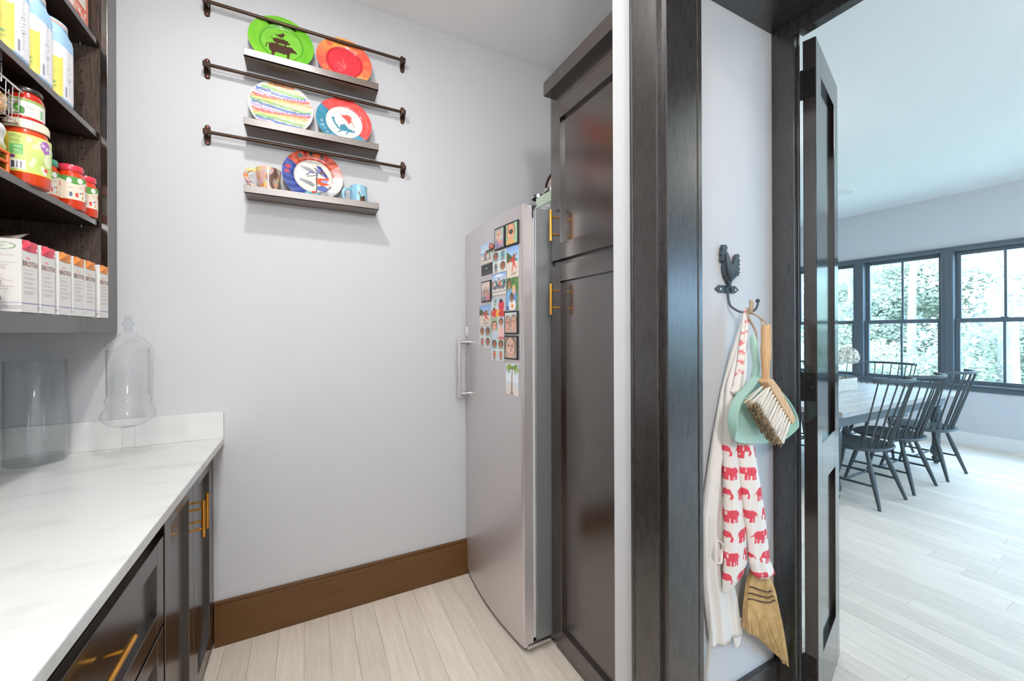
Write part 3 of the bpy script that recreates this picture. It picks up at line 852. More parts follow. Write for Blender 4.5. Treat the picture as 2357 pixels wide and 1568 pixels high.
# ================================================================== PLATE LEDGES AND RODS
LX0, LX1 = -.240, .324
LZ = (2.613, 2.311, 2.015)
LN = ('top', 'middle', 'bottom')
for z, n in zip(LZ, LN):
    t = thing('picture_ledge', {'top': 'brown wall ledge holding the green plate, topmost of three', 'middle': 'brown wall ledge holding the dotted plate, middle of three',
                                'bottom': 'brown wall ledge holding two mugs and a plate, lowest of three'}[n], 'shelf', (.04, W, z), group='plate ledges')
    obj('base', MB().box(LX0, LX1, 2.08, W, z, z + .012), M_SHELF, t, bevel=.0008)
    obj('front_lip', MB().box(LX0, LX1, 2.078, 2.092, z + .0, z + .031), M_SHELF, t, bevel=.0012)
    obj('back_rail', MB().box(LX0 + .012, LX1 - .012, W - .012, W, z + .012, z + .04), M_SHELF, t, bevel=.001)
for z, n in zip((2.852, 2.575, 2.280), LN):
    t = thing('wall_rail', {'top': 'bronze rod across the top plates, highest of three', 'middle': 'bronze rod between the top and middle ledges', 'bottom': 'bronze rod between the middle and bottom ledges'}[n],
              'rail', (.04, W, z), group='bronze rods above the ledges')
    yr = W - .038
    obj('rod', MB().tube([(-.385, yr, z), (.463, yr, z)], .0075, 14), M_BRONZE, t, True)
    for s, xb in ((-1, -.388), (1, .466)):
        pl = MB().box(xb - .0125, xb + .0125, W - .006, W, z - .026, z + .026)
        for d in (-1, 1):
            pl.lathe([(0, .006), (.0095, .006), (.011, .004), (.011, 0)], M=frame((xb, W, z + d * .034), (1, 0, 0), (0, 0, 1)), seg=18)
        br = obj('bracket', pl, M_BRONZE, t, True, bevel=.001)
        pos = MB().box(xb - .010, xb + .010, yr - .010, W - .004, z - .012, z + .012)
        obj('post', pos, M_BRONZE, br, bevel=.004)
        for d in (-1, 1):
            obj('screw', MB().lathe([(0, .0085), (.004, .008), (.005, .006)], M=frame((xb, W, z + d * .035), (1, 0, 0), (0, 0, 1)), seg=12), M_BRONZE2, br, True)

# ------------------------------------------------------------------ plates
def plate(name, label, cx, zs, R, fn, tilt=10.5, rim=1.0, group='plates on the wall ledges', coupe=False):
    a = math.radians(tilt)
    yb_ = 2.140
    C = Vector((cx, yb_ + R * math.sin(a), zs + R * math.cos(a) + .001))
    n = Vector((0, -math.cos(a), -math.sin(a)))         # front of the plate, leaning back
    n = Vector((0, -math.cos(a), math.sin(a)))
    M = frame(C, (1, 0, 0), Vector((0, math.sin(a), math.cos(a))))
    if coupe: front = [(0, 0), (.5 * R, .001), (.8 * R, .005), (R, .012)]
    else: front = [(0, 0), (.60 * R, .0), (.66 * R, .004), (.70 * R, .0075), (.97 * R, .0125), (R, .0128)]
    fr = np.array(front); nr = 76
    rr = np.linspace(.004 * R, R, nr); zz = np.interp(rr, fr[:, 0], fr[:, 1])
    pts = [(r, z) for r, z in zip(rr, zz)]
    seg = 220
    mb = MB().lathe(pts, M=M, seg=seg)
    cen = mb.centers(); Mi = M.inverted()
    loc = np.array([tuple(Mi @ Vector(p)) for p in cen])
    c = Cv(loc[:, 0] / R, loc[:, 1] / R); fn(c)
    t = thing(name, label, 'plate', (cx, yb_, zs), group=group)
    obj('painted_face', mb, M_GLAZE, t, 'all', col=c.c)
    zr = front[-1][1]
    back = [(R, zr), (R * 1.004, zr - .002), (R * .99, zr - .004), (.7 * R, -.002), (.62 * R, -.006), (.55 * R, -.009), (.53 * R, -.005), (0, -.005)]
    obj('back', MB().lathe(back, M=M, seg=72), mat('cream_glaze', (226, 222, 212), .2, coat=.3), t, True)
    t['_R'] = R
    del t['_R']
    return t, M

COW = [(-.36, -.18), (-.38, .02), (-.34, .12), (-.22, .16), (.12, .13), (.22, .13), (.26, .17), (.29, .12), (.34, .16), (.36, .09), (.44, .02), (.50, -.06), (.47, -.10), (.38, -.08), (.30, -.10), (.26, -.16),
       (.24, -.40), (.18, -.40), (.17, -.22), (.06, -.24), (-.12, -.22), (-.18, -.24), (-.22, -.40), (-.29, -.40), (-.30, -.24)]
PIG = [(-.22, .20), (-.26, .28), (-.24, .36), (-.14, .40), (.04, .39), (.10, .42), (.14, .37), (.20, .40), (.21, .33), (.28, .27), (.28, .23), (.20, .21), (.16, .20), (.15, .13), (.10, .13), (.09, .19), (-.08, .19), (-.10, .14), (-.15, .14), (-.17, .2)]
HEN = [(-.22, .60), (-.15, .56), (-.08, .57), (.0, .62), (.02, .67), (.07, .68), (.10, .63), (.14, .62), (.10, .60), (.07, .52), (.02, .47), (-.06, .46), (-.14, .50)]
def pl_green(c):
    c.m(c.u > -9, (116, 196, 44))
    r = np.hypot(c.u, c.v); a = np.arctan2(c.v, c.u)
    s = np.sin(3.1 * a + 4 * r) * np.sin(7 * r + 2 * a)
    c.c += s[:, None] * np.array([14, 7, 8])
    c.m((r > .62) & (r < .68), (92, 172, 40)); c.m(r < .62, np.array([124, 200, 60]) + s[r < .62][:, None] * 7)
    br = (74, 44, 30)
    sc = lambda P: [(x * 1.0 - .02, y * .92 - .17) for x, y in P]
    strokes(c, .76, 122, 58, 13, .035, (34, 40, 20), .05)
    for P in (COW, PIG, HEN): c.poly(sc(P), br)
    c.line(sc([(-.36, .1), (-.44, .06), (-.46, -.1)]), .03, br).line(sc([(-.24, .32), (-.3, .36), (-.28, .42)]), .02, br)
    c.line(sc([(-.02, .48), (-.02, .40)]), .018, br).line(sc([(.04, .48), (.05, .40)]), .018, br)
def strokes(c, rad, a0, a1, n, wd, col, ln):
    rs = random.Random(n)
    for i in range(n):
        q = math.radians(a0 + (a1 - a0) * i / (n - 1)); x, y = rad * math.cos(q), rad * math.sin(q)
        for k in range(2):
            e = rs.uniform(-1, 1) * 1.2; d = rs.uniform(-.4, .4) * ln
            c.line([(x + d - ln * math.sin(e), y - ln * math.cos(e)), (x + d + ln * math.sin(e), y + ln * math.cos(e))], wd, col)
def pl_red(c):
    r = np.hypot(c.u, c.v); a = np.arctan2(c.v, c.u)
    c.m(r >= 0, (246, 96, 74))
    t = (np.sin(a * 2 + .8) * .5 + .5)[:, None]; c.c = np.array([250, 92, 76]) * t + np.array([250, 176, 86]) * (1 - t)
    for k in range(9):
        q = k * .7 + .2; c.ell(.82 * math.cos(q), .82 * math.sin(q), .12, .11, (244, 112, 78)); c.ell(.82 * math.cos(q), .82 * math.sin(q), .09, .08, (250, 140, 96), ring=.5)
    k = r < .64; c.m(k, (234, 48, 66)); c.m((r > .58) & (r < .66), (214, 34, 52))
    sp = RNG.random(len(c.u)) < .05; c.m(sp & (r < .58), (244, 120, 128))
    for k in range(3):
        q = RNG.random((4, 2)) * .7 - .45; c.line([tuple(p) for p in q], .016, (248, 130, 130))
def pl_dots(c):
    c.m(c.u > -9, (244, 240, 230))
    cols = [(230, 84, 84), (246, 164, 96), (250, 226, 130), (132, 180, 96), (76, 110, 174), (180, 160, 200)]
    v = .92; row = 0
    while v > -1:
        k = row % 6; off = .06 if row % 2 else 0
        for i in range(18):
            x = -.95 + i * .112 + off; y = v - .10 * (x + 0) * .2 + .05 * math.sin(2.4 * x + row) + float(RNG.normal(0, .01))
            if x * x + y * y > .88: continue
            j = RNG.normal(0, 10, 3); col = np.array(cols[k]) + j
            c.ell(x, y, .060, .056, col * .6 + np.array([250, 244, 232]) * .4); c.ell(x, y, .058, .054, col, ring=.42)
        v -= .094; row += 1
def pl_wave(c):
    r = np.hypot(c.u, c.v); a = np.degrees(np.arctan2(c.v, c.u))
    c.m(r >= 0, (242, 84, 80)); j = 6 * np.sin(a / 7.0)
    c.m(((a + j > 150) | (a + j < -75)), (62, 140, 168)); c.m((a + j >= -75) & (a + j < -38), (84, 156, 182))
    c.c += (np.sin(a / 5 + r * 9) * 7)[:, None]
    c.m(r < .64, (240, 236, 228)); c.m((r > .64) & (r < .655), (246, 244, 240))
    strokes(c, .5, 140, 40, 12, .014, (200, 196, 190), .03); strokes(c, .52, -130, -50, 12, .014, (204, 200, 192), .03); strokes(c, .84, 48, -18, 9, .02, (248, 130, 122), .04)
    c.ell(-.80, -.13, .045, .04, (206, 226, 228), ring=.4)
    co, te = (238, 92, 84), (70, 140, 166)
    c.poly([(-.18, .36), (.0, .34), (.08, .38), (.2, .36), (.3, .24), (.22, .2), (.34, .06), (.26, .1), (.16, -.02), (.1, .1), (.0, .2), (-.12, .26), (-.04, .28)], co)
    c.line([(.26, .1), (.34, 0), (.36, -.1)], .02, co)
    c.line([(-.4, .1), (-.34, -.08), (-.2, -.26), (-.02, -.32)], .07, te); c.poly([(-.14, -.1), (.02, -.04), (.16, -.22), (.36, -.24), (.4, -.32), (.24, -.36), (.06, -.34), (-.14, -.34), (-.16, -.22)], te)
    c.ell(-.4, .13, .06, .05, te).line([(-.1, -.34), (-.22, -.42)], .05, te).line([(.14, -.36), (.06, -.46)], .05, te).ell(.3, -.27, .02, .02, (240, 240, 240))
def pl_bird(c):
    r = np.hypot(c.u, c.v); a = np.degrees(np.arctan2(c.v, c.u))
    c.m(r >= 0, (226, 218, 208)); c.m((a > 30) & (a < 146), (196, 78, 50)); c.m((a > 4) & (a <= 30), (206, 140, 134))
    c.m((a >= 146) | (a < -110), (58, 78, 150)); c.m((a > -75) & (a < -30), (132, 132, 138)); c.m((a > -110) & (a <= -75), (110, 170, 180))
    c.c += (np.sin(a / 3.3 + 12 * r) * 16 * (r > .6))[:, None]; c.c += RNG.normal(0, 9, (len(r), 1))
    for q, col in ((108, (150, 20, 24)), (95, (40, 60, 50)), (82, (210, 90, 40)), (70, (60, 40, 36)), (58, (176, 30, 30)), (120, (40, 110, 104)), (165, (196, 70, 90)), (178, (180, 80, 96))):
        c.ell(.84 * math.cos(math.radians(q)), .84 * math.sin(math.radians(q)), .09, .07, col, rot=math.radians(q))
    k = r < .62; c.m(k, (226, 220, 208)); c.m((r > .6) & (r < .63), (206, 200, 190))
    gy = (136, 138, 142); nb = (44, 44, 122); og = (222, 84, 44)
    for y in (.34, -.18): c.poly([(-.44, y + .06), (-.1, y - .02), (.06, y - .14), (-.02, y - .24), (-.3, y - .1), (-.46, y - .02)], gy)
    c.line([(-.22, .04), (-.06, .18), (.12, .14)], .05, (96, 100, 150)).line([(-.2, -.02), (-.02, .02), (.1, .08)], .03, (70, 70, 90))
    c.line([(.06, .34), (.14, .2), (.1, -.1), (.12, -.4), (.1, -.58)], .05, (92, 92, 98))
    c.poly([(.12, .42), (.26, .38), (.42, .14), (.46, .0), (.36, .04), (.24, .1), (.14, .16)], (120, 128, 178)).poly([(.1, .46), (.24, .44), (.46, .12), (.5, 0), (.42, .02), (.3, .24), (.16, .38)], nb)
    c.ell(.28, .2, .08, .06, (110, 80, 60)).poly([(.12, -.04), (.34, -.02), (.56, .04), (.5, -.08), (.3, -.16), (.56, -.24), (.3, -.34), (.12, -.26)], og)
    c.ell(.38, -.14, .12, .06, (150, 164, 200)).ell(.3, -.44, .18, .12, (92, 110, 176)).ell(.02, -.62, .09, .05, (210, 74, 54))
TOPZ = [z + .012 for z in LZ]
p1, M1 = plate('green_plate', 'bright green plate with stacked cow, pig and hen silhouettes', -.098, TOPZ[0], .134, pl_green)
plate('red_plate', 'orange rimmed red plate beside the green plate', .175, TOPZ[0], .128, pl_red)
plate('dotted_plate', 'cream plate covered with rows of rainbow dots', -.100, TOPZ[1], .132, pl_dots, coupe=True)
p4, M4 = plate('coral_teal_plate', 'white plate with coral and teal rim and two winged creatures', .172, TOPZ[1], .128, pl_wave)
for i, ch in enumerate('brothers'):
    q = math.radians(203 + i * 10.5)
    lettering('rim_letter', ch, M4 @ Matrix.Translation((.107 * math.cos(q), .107 * math.sin(q), .0118)) @ Matrix.Rotation(q + math.pi / 2, 4, 'Z'), .026, mat('pale_ink', (206, 226, 228), .4), p4)
plate('painted_bird_plate', 'glossy hand painted plate with blue and orange bird on the lowest ledge', .032, TOPZ[2], .132, pl_bird)

# ------------------------------------------------------------------ mugs
def mug(name, label, cx, cy, z0, prof, hnd, fn, hr, zscale):
    t = thing(name, label, 'mug', (cx, cy, z0))
    pr = np.array(prof); n = 70
    s = np.linspace(0, 1, n); L_ = np.concatenate([[0], np.cumsum(np.hypot(*np.diff(pr, axis=0).T))]); L_ /= L_[-1]
    pts = [(float(np.interp(q, L_, pr[:, 0])), float(np.interp(q, L_, pr[:, 1]))) for q in s]
    mb = MB().lathe(pts, (cx, cy, z0), 150)
    cen = mb.centers() - np.array((cx, cy, z0))
    c = Cv(np.arctan2(cen[:, 0], -cen[:, 1]), cen[:, 2] / zscale); fn(c)
    obj('body', mb, M_GLAZE, t, 'all', col=c.c)
    inn = [(r - .004, z) for r, z in prof[1:]]
    obj('inside', MB().lathe([(0, .006)] + inn + [(prof[-1][0], prof[-1][1])], (cx, cy, z0), 48), mat('mug_inside', (214, 206, 196), .2), t, True)
    hm = MB().tube(curve(hnd, 8), hr, 12, flat=1.5)
    cc = hm.centers() - np.array((cx, cy, z0)); c2 = Cv(np.arctan2(cc[:, 0], -cc[:, 1]), cc[:, 2] / zscale); fn(c2)
    obj('handle', hm, M_GLAZE, t, 'all', col=c2.c)
    return t
def m_marble(c):
    c.m(c.u > -9, (226, 178, 146)); u, v = c.u, c.v
    s1 = np.sin(3 * u + 5 * v + 2 * np.sin(4 * v + u)); s2 = np.sin(5 * u - 6 * v + 2 * np.sin(3 * u)); s3 = np.sin(9 * u + 11 * v + 3 * np.sin(5 * u - 3 * v))
    c.m(s1 > .55, (230, 138, 86)); c.m(s2 > .7, (236, 206, 130)); c.m((s1 < -.75), (168, 130, 112)); c.m(s3 > .88, (170, 188, 196)); c.m(s2 < -.85, (214, 170, 176)); c.m((s1 < -.93), (110, 84, 74)); c.jit(4)
def m_blue(c):
    c.m(c.u > -9, (150, 200, 222)); c.c += (8 * np.sin(9 * c.u + 5 * np.sin(7 * c.v)))[:, None]; c.jit(6)
    U = c.u; c.u = (U - .12) / .9
    d = (58, 42, 30); g = (70, 84, 60)
    c.ell(.28, .26, .3, .2, d).ell(.42, .34, .2, .18, d).ell(.0, .3, .14, .18, g).poly([(-.12, .34), (.06, .3), (-.08, .56), (-.2, .58)], g).ell(-.17, .6, .09, .07, (96, 60, 50)).ell(-.12, .69, .08, .05, (206, 130, 124)).line([(-.26, .6), (-.34, .54)], .05, (80, 60, 40))
    c.line([(.16, .1), (.16, .0)], .05, d).line([(.34, .1), (.36, 0)], .05, d).ell(.34, .3, .14, .1, (120, 70, 40)); c.u = U
mz = TOPZ[2]
mug('marbled_mug', 'orange marbled mug on the left end of the lowest ledge', -.152, 2.138, mz, [(0, 0), (.036, 0), (.037, .006), (.041, .04), (.048, .09), (.051, .118)],
    [(-.194, 2.135, mz + .1), (-.215, 2.131, mz + .108), (-.235, 2.128, mz + .094), (-.238, 2.128, mz + .07), (-.222, 2.13, mz + .045), (-.190, 2.135, mz + .022)], m_marble, .0055, .118)
mug('blue_hen_mug', 'small pale blue mug with painted hen on the lowest ledge', .236, 2.138, mz, [(0, 0), (.038, 0), (.0405, .004), (.0405, .10), (.040, .104)],
    [(.199, 2.135, mz + .082), (.18, 2.131, mz + .086), (.165, 2.128, mz + .07), (.163, 2.128, mz + .048), (.176, 2.131, mz + .026), (.199, 2.135, mz + .022)], m_blue, .005, .104)

# ================================================================== FOOD ON THE OPEN SHELVES
def textlines(c, x0, x1, y0, y1, n, col, seed=0, wd=.35):
    r = random.Random(seed)
    for k in range(n):
        y = y1 - (k + .5) * (y1 - y0) / n
        c.rect(x0, y - wd * (y1 - y0) / n / 2, x0 + (x1 - x0) * r.uniform(.55, 1), y + wd * (y1 - y0) / n / 2, col)

def wrap(name, parent, c, r, z0, z1, a0, a1, nu, nv, fn, m=None, sq=1.0):
    """printed band round an upright cylinder; angle 0 looks along +x, grows towards -y"""
    def P(a, b):
        t = a0 + (a1 - a0) * a
        cx, sy = math.cos(t), -math.sin(t)
        if sq != 1.0:
            q = (abs(cx) ** sq + abs(sy) ** sq) ** (-1.0 / sq); cx, sy = cx * q, sy * q
        return (c[0] + r * cx, c[1] + r * sy, z0 + (z1 - z0) * b)
    # u runs left to right as seen from outside
    mb = MB().sheet(lambda a, b: P(1 - a, b), nu + 1, nv + 1)
    uu, vv = np.meshgrid(np.arange(nu + 1) / nu, np.arange(nv + 1) / nv)
    cv = Cv(uu.ravel(), vv.ravel()); fn(cv)
    return obj(name, mb, m or M_PRINT, parent, 'all', col=cv.c)

def jar(name, label, x, y, z, r, h, sauce, lidc, fn, lz=(.2, .72), neck=.8):
    t = thing(name, label, 'jar', (x, y, z), group='jars on the second shelf')
    pr = [(0, 0), (r * .9, 0), (r, h * .04), (r, h * .66), (r * .96, h * .74), (r * neck, h * .82), (r * neck, h * .86)]
    obj('sauce', MB().lathe(pr, (x, y, z), 48), mat('sauce_%d_%d_%d' % sauce, sauce, .12, coat=.6), t, True)
    obj('lid', MB().lathe([(r * neck * 1.06, h * .855), (r * neck * 1.1, h * .865), (r * neck * 1.1, h * .96), (r * neck * 1.02, h), (r * neck * .9, h), (r * neck * .85, h * .985), (0, h * .985)], (x, y, z), 40), mat('lid_%d_%d_%d' % lidc, lidc, .3, coat=.3), t, True)
    wrap('paper_label', t, (x, y), r * 1.012, z + h * lz[0], z + h * lz[1], -0.9, 2.9, 150, 70, fn)
    return t

def l_big(c):
    c.m(c.u > -1, (206, 226, 130)); c.c += (14 * np.sin(7 * c.u) * np.sin(6 * c.v))[:, None]
    for k in range(14):
        x, y = RNG.random(2); c.ell(x, y, .03, .07, (226, 236, 190))
    c.rect(0, 0, .27, 1, (216, 186, 60)); textlines(c, .28, .42, .74, .96, 7, (150, 160, 90), 1); c.rect(.28, .45, .42, .70, (120, 196, 110)); textlines(c, .33, .41, .47, .68, 6, (214, 236, 200), 2)
    c.ell(.31, .38, .035, .05, (126, 70, 130)); c.rect(.28, .06, .45, .30, (240, 238, 236)); c.rect(.3, .1, .335, .27, (80, 74, 90))
    for k in range(9): c.rect(.35 + .008 * k, .1, .353 + .008 * k, .27, (120, 116, 130))
    c.ell(.68, .80, .075, .15, (176, 110, 190)).poly([(.62, .72), (.66, .6), (.74, .56), (.74, .72)], (176, 110, 190))
    c.ell(.72, .45, .07, .2, (226, 238, 190)).ell(.72, .45, .07, .2, (130, 150, 96), ring=.92); c.ell(.66, .13, .035, .09, (232, 236, 232)).ell(.68, .17, .03, .05, (230, 90, 76)); c.rect(0, 0, 1, .03, (236, 206, 90))
def l_mar(c):
    c.m(c.u > -1, (240, 228, 208)); u, v = c.u, c.v
    c.m(v > .78 + .1 * np.sin(9 * u), (96, 160, 80)); c.ell(.42, .8, .05, .13, (244, 246, 238)).ell(.42, .8, .05, .13, (120, 160, 110), ring=.86); c.ell(.62, .86, .06, .13, (244, 246, 238)).ell(.62, .86, .06, .13, (120, 160, 110), ring=.86)
    textlines(c, .42, .52, .46, .62, 6, (190, 170, 150), 4); c.rect(.42, .1, .48, .34, (246, 246, 244))
    for k in range(8): c.rect(.424 + .007 * k, .12, .427 + .007 * k, .32, (96, 100, 120))
    c.ell(.56, .22, .04, .1, (228, 96, 84)).ell(.62, .26, .035, .2, (246, 244, 240)).ell(.62, .32, .012, .06, (70, 80, 76)).ell(.66, .14, .02, .07, (206, 160, 80)).ell(.67, .34, .018, .06, (226, 110, 90))
    textlines(c, .6, .68, .54, .62, 2, (206, 120, 96), 5); c.rect(.75, .5, .82, .7, (224, 70, 76))
def l_salsa(c):
    c.m(c.u > -1, (232, 228, 220)); c.rect(0, .84, 1, 1, (150, 176, 96)); c.ell(.36, .35, .05, .3, (84, 150, 60)).ell(.42, .3, .04, .22, (60, 124, 50)).ell(.37, .42, .02, .1, (130, 190, 90)); textlines(c, .46, .6, .45, .6, 2, (176, 160, 150), 6); c.rect(.68, .1, .74, .6, (146, 190, 150))
ZB = SHB[0] + .0225
JB = jar('sauce_jar', 'large jar of red sauce with yellow green label, biggest jar on the shelf', -.737, 1.712, ZB, .049, .188, (226, 74, 26), (236, 226, 200), l_big, (.17, .76), .86)
for i, ch in enumerate('Organic'):
    q = .60 - i * .17
    lettering('word_letter', ch, frame((-.737 + .0502 * math.cos(q), 1.712 - .0502 * math.sin(q), ZB + .188 * .655 - i * .0022), (math.sin(q), math.cos(q), -.25), (0, 0, 1)), .0165, M_WHITE, JB, bold=.0004)
jar('sauce_jar', 'small salsa jar stacked on the lid of the big jar', -.74, 1.712, ZB + .1885, .039, .098, (196, 40, 24), (40, 36, 32), l_salsa, (.1, .62), .84)
jar('sauce_jar', 'red sauce jar with teal lid behind the big jar', -.776, 1.905, ZB, .033, .15, (222, 80, 36), (72, 160, 136), l_mar)
jar('sauce_jar', 'red sauce jar with pink lid, left of the two pink lidded jars', -.735, 1.955, ZB, .0375, .152, (226, 66, 30), (232, 62, 84), l_mar)
jar('sauce_jar', 'red sauce jar with pink lid touching the cabinet side', -.733, 2.052, ZB, .0345, .148, (226, 66, 30), (232, 62, 84), l_mar)

# protein powder canisters
def l_can(c):
    c.m(c.u > -1, (238, 238, 242)); c.rect(0, .84, 1, 1, (164, 206, 240)); c.rect(.28, .0, .6, .64, (226, 214, 104)); c.m((c.v < .1) & (c.u > .28) & (c.u < .6), (230, 220, 120))
    c.rect(.30, .62, .58, .86, (226, 226, 234)); textlines(c, .32, .57, .64, .85, 12, (170, 170, 186), 3, .4); textlines(c, .30, .58, .14, .58, 16, (206, 200, 104), 4, .3)
    c.ell(.53, .2, .02, .02, (130, 170, 110)); c.ell(.53, .14, .02, .02, (130, 170, 110), ring=.4); c.rect(.63, .05, .655, .2, (150, 150, 170)); textlines(c, .69, .73, .1, .9, 18, (160, 160, 180), 6, .3); c.ell(.7, .45, .04, .12, (110, 110, 130), ring=.85)
ZA = SHB[1] + .0225
names = ['yellow and white powder canister cut by the left edge of the photo', 'yellow and white powder canister, second from the left', 'yellow and white powder canister, middle one with blue lid', 'yellow and white powder canister nearest the cabinet side']
for k, y in enumerate((1.505, 1.634, 1.752, 1.880)):
    x, r, h = -.768, .060, .262
    t = thing('powder_canister', names[k], 'canister', (x, y, ZA), group='powder canisters on the third shelf')
    obj('tub', MB().lathe([(0, 0), (r * .97, 0), (r, .006), (r, h * .80), (r * .97, h * .84), (r * .84, h * .90), (r * .83, h * .93)], (x, y, ZA), 56, sq=3.2), mat('tub_blue', (166, 206, 238), .35), t, True)
    wrap('paper_label', t, (x, y), r * 1.006, ZA + .006, ZA + h * .79, -1.5, 3.6, 150, 80, l_can, sq=3.2)
    obj('lid', MB().lathe([(r * .85, h * .925), (r * .88, h * .93), (r * .88, h * .99), (r * .83, h), (0, h)], (x, y, ZA), 48), mat('lid_blue', (176, 214, 244), .35), t, True)
    obj('seal_band', MB().lathe([(r * .885, h * .94), (r * .887, h * .942), (r * .887, h * .972), (r * .885, h * .974)], (x, y, ZA), 48), mat('seal_pink', (216, 176, 164), .4), t, True)

# broth cartons on the bottom shelf
ZR = 1.4595
names = ['white broth carton with red fold top, first from the left', 'white broth carton with red fold top, second from the left', 'white broth carton with orange fold top, third in the row',
         'white broth carton with orange fold top, fourth in the row', 'white broth carton with orange fold top, fifth in the row', 'white broth carton with orange fold top beside the cabinet frame']
red_, ora = (232, 74, 96), (240, 146, 66)
def l_wide(c):
    c.m(c.u > -1, (236, 234, 230)); c.rect(0, .0, 1, .03, (238, 236, 232))
    for k in range(5): c.rect(0, .04 + .018 * k, 1, .046 + .018 * k, (176, 176, 190))
    c.rect(0, .125, 1, .135, (150, 156, 186)); textlines(c, .12, .86, .30, .80, 26, (204, 190, 178), 8, .34)
    c.ell(.58, .90, .30, .05, (112, 150, 96)); c.ell(.58, .90, .27, .042, (238, 238, 232)); textlines(c, .42, .75, .87, .93, 3, (180, 190, 170), 9)
def l_narrow(col):
    def f(c):
        c.m(c.u > -1, (238, 236, 232)); c.m(c.v > .865 + .06 * (c.u - .5) ** 2 * 4, col)
        for k in range(5): c.rect(0, .03 + .018 * k, 1, .036 + .018 * k, (176, 176, 190))
        c.rect(0, .118, 1, .128, (150, 156, 186)); textlines(c, .12, .9, .22, .60, 18, (196, 190, 182), 10, .3); textlines(c, .25, .6, .735, .77, 2, col, 11)
    return f
for k, y0 in enumerate((1.560, 1.648, 1.742, 1.828, 1.908, 2.018)):
    wd, dp, hh = .070, .092, .196
    col = red_ if k < 2 else ora
    xf = CX + .003
    if k == 5: wd = .068
    t = thing('broth_carton', names[k], 'carton', (xf - dp / 2, y0 + wd / 2, ZR), group='broth cartons on the bottom shelf')
    obj('box', MB().box(xf - dp, xf, y0, y0 + wd, ZR, ZR + hh), M_CARTON, t, bevel=.0012)
    panel('wide_print', (xf - dp, y0 - .0004, ZR), (dp, 0, 0), (0, 0, hh), 70, 110, l_wide, M_PRINT, t)
    panel('narrow_print', (xf + .0004, y0, ZR), (0, wd, 0), (0, 0, hh), 56, 110, l_narrow(col), M_PRINT, t)
    # folded gable flap in colour
    fl = MB(); z1 = ZR + hh
    fl.v = [(xf - .006, y0, z1), (xf - .006, y0 + wd, z1), (xf + .0025, y0 + wd * .5, z1 - .002), (xf + .0008, y0, z1 - .028), (xf + .0008, y0 + wd, z1 - .028), (xf + .008, y0 + wd * .28, z1 - .012), (xf + .0012, y0 + wd * .5, z1 - .030)]
    fl.f = [(0, 2, 5), (0, 5, 3), (2, 6, 5), (3, 5, 6), (2, 1, 4), (2, 4, 6)]
    obj('fold_flap', fl, mat('flap_%d' % k, col, .45), t, fix=False)
    obj('crimp', MB().box(xf - dp + .004, xf - .002, y0 + wd * .46, y0 + wd * .54, z1, z1 + .003), mat('flap_%d' % k, col, .45), t)
    lettering('words', 'BROTH', frame((xf + .0008, y0 + wd / 2, ZR + hh * .675), (0, 1, 0), (0, 0, 1)), .0205, mat('broth_ink', (150, 116, 100), .5), t, bold=.0002)
t = thing('swing_top_jar', 'white jar with wire clasp at the left end of the cartons', 'jar', (-.70, 1.462, ZR))
obj('body', MB().lathe([(0, 0), (.036, 0), (.041, .008), (.041, .06), (.03, .085), (.026, .10)], (-.735, 1.468, ZR), 32), M_WHITE, t, True)
obj('wire_clasp', MB().tube([(-.705, 1.50, ZR + .10), (-.694, 1.500, ZR + .075), (-.70, 1.505, ZR + .05), (-.692, 1.498, ZR + .03)], .0025, 8).tube([(-.712, 1.455, ZR + .098), (-.69, 1.48, ZR + .085), (-.705, 1.502, ZR + .095)], .0022, 8), M_CHROME, t, True)
obj('stopper', MB().lathe([(0, 0), (.028, 0), (.03, .006), (.024, .02), (0, .024)], (-.735, 1.468, ZR + .10), 28), M_CHROME, t, True)

def bagmesh(c, sx, sy, sz, seed, squash=.35, nu=28, nv=18):
    r = np.random.default_rng(seed); ph = r.random(8) * 6.28
    def P(a, b):
        t = a * 2 * math.pi; v = (b - .5) * 2
        wob = 1 + .10 * math.sin(3 * t + ph[0] + 4 * v) + .07 * math.sin(7 * t + ph[1]) + .05 * math.sin(9 * v + ph[2])
        e = (1 - abs(v) ** 3.0) ** .5 if abs(v) < 1 else 0
        ex = max(e, .03)
        return (c[0] + sx * math.cos(t) * (ex ** .9) * wob, c[1] + sy * math.copysign(abs(math.sin(t)) ** .8, math.sin(t)) * (.92 + .08 * e) * wob, c[2] + sz * v)
    return MB().sheet(P, nu, nv, closed_u=True)
def bag(name, label, c, sx, sy, sz, seed, fn, m=None):
    mb = bagmesh(c, sx, sy, sz, seed)
    cen = mb.centers(); cv = Cv((cen[:, 1] - c[1]) / sy, (cen[:, 2] - c[2]) / sz); fn(cv)
    o = obj(name, mb, m or M_FOIL, None, 'all', col=cv.c, loc=(c[0], c[1], c[2] - sz))
    return tag(o, label, 'bag')
# hanging wire basket with snacks, under the third shelf
bk = thing('wire_basket', 'wire basket slung under the shelf at the left', 'basket', (-.80, 1.5, 1.99))
ws = MB()
bx0, bx1, by0, by1, bz0, bz1 = -.90, -.725, 1.30, 1.665, 2.0, 2.095
ws.tube([(bx1, by0, bz1), (bx1, by1, bz1), (bx0, by1, bz1), (bx0, by0, bz1), (bx1, by0, bz1)], .0035, 8)
obj('rim', ws, M_CHROME, bk, True)
ws = MB()
for z in (bz0, bz0 + .032, bz0 + .064):
    ws.tube([(bx1 - .004, by0, z), (bx1 - .004, by1 - .003, z), (bx0, by1 - .003, z)], .0014, 6)
for k in range(13):
    y = by1 - .006 - k * .0285
    ws.tube([(bx1 - .003, y, bz1), (bx1 - .005, y, bz0), (bx0, y, bz0)], .0014, 6)
for k in range(6): ws.tube([(bx0 + .03 * k, by1 - .002, bz1), (bx0 + .03 * k, by1 - .004, bz0)], .0014, 6)
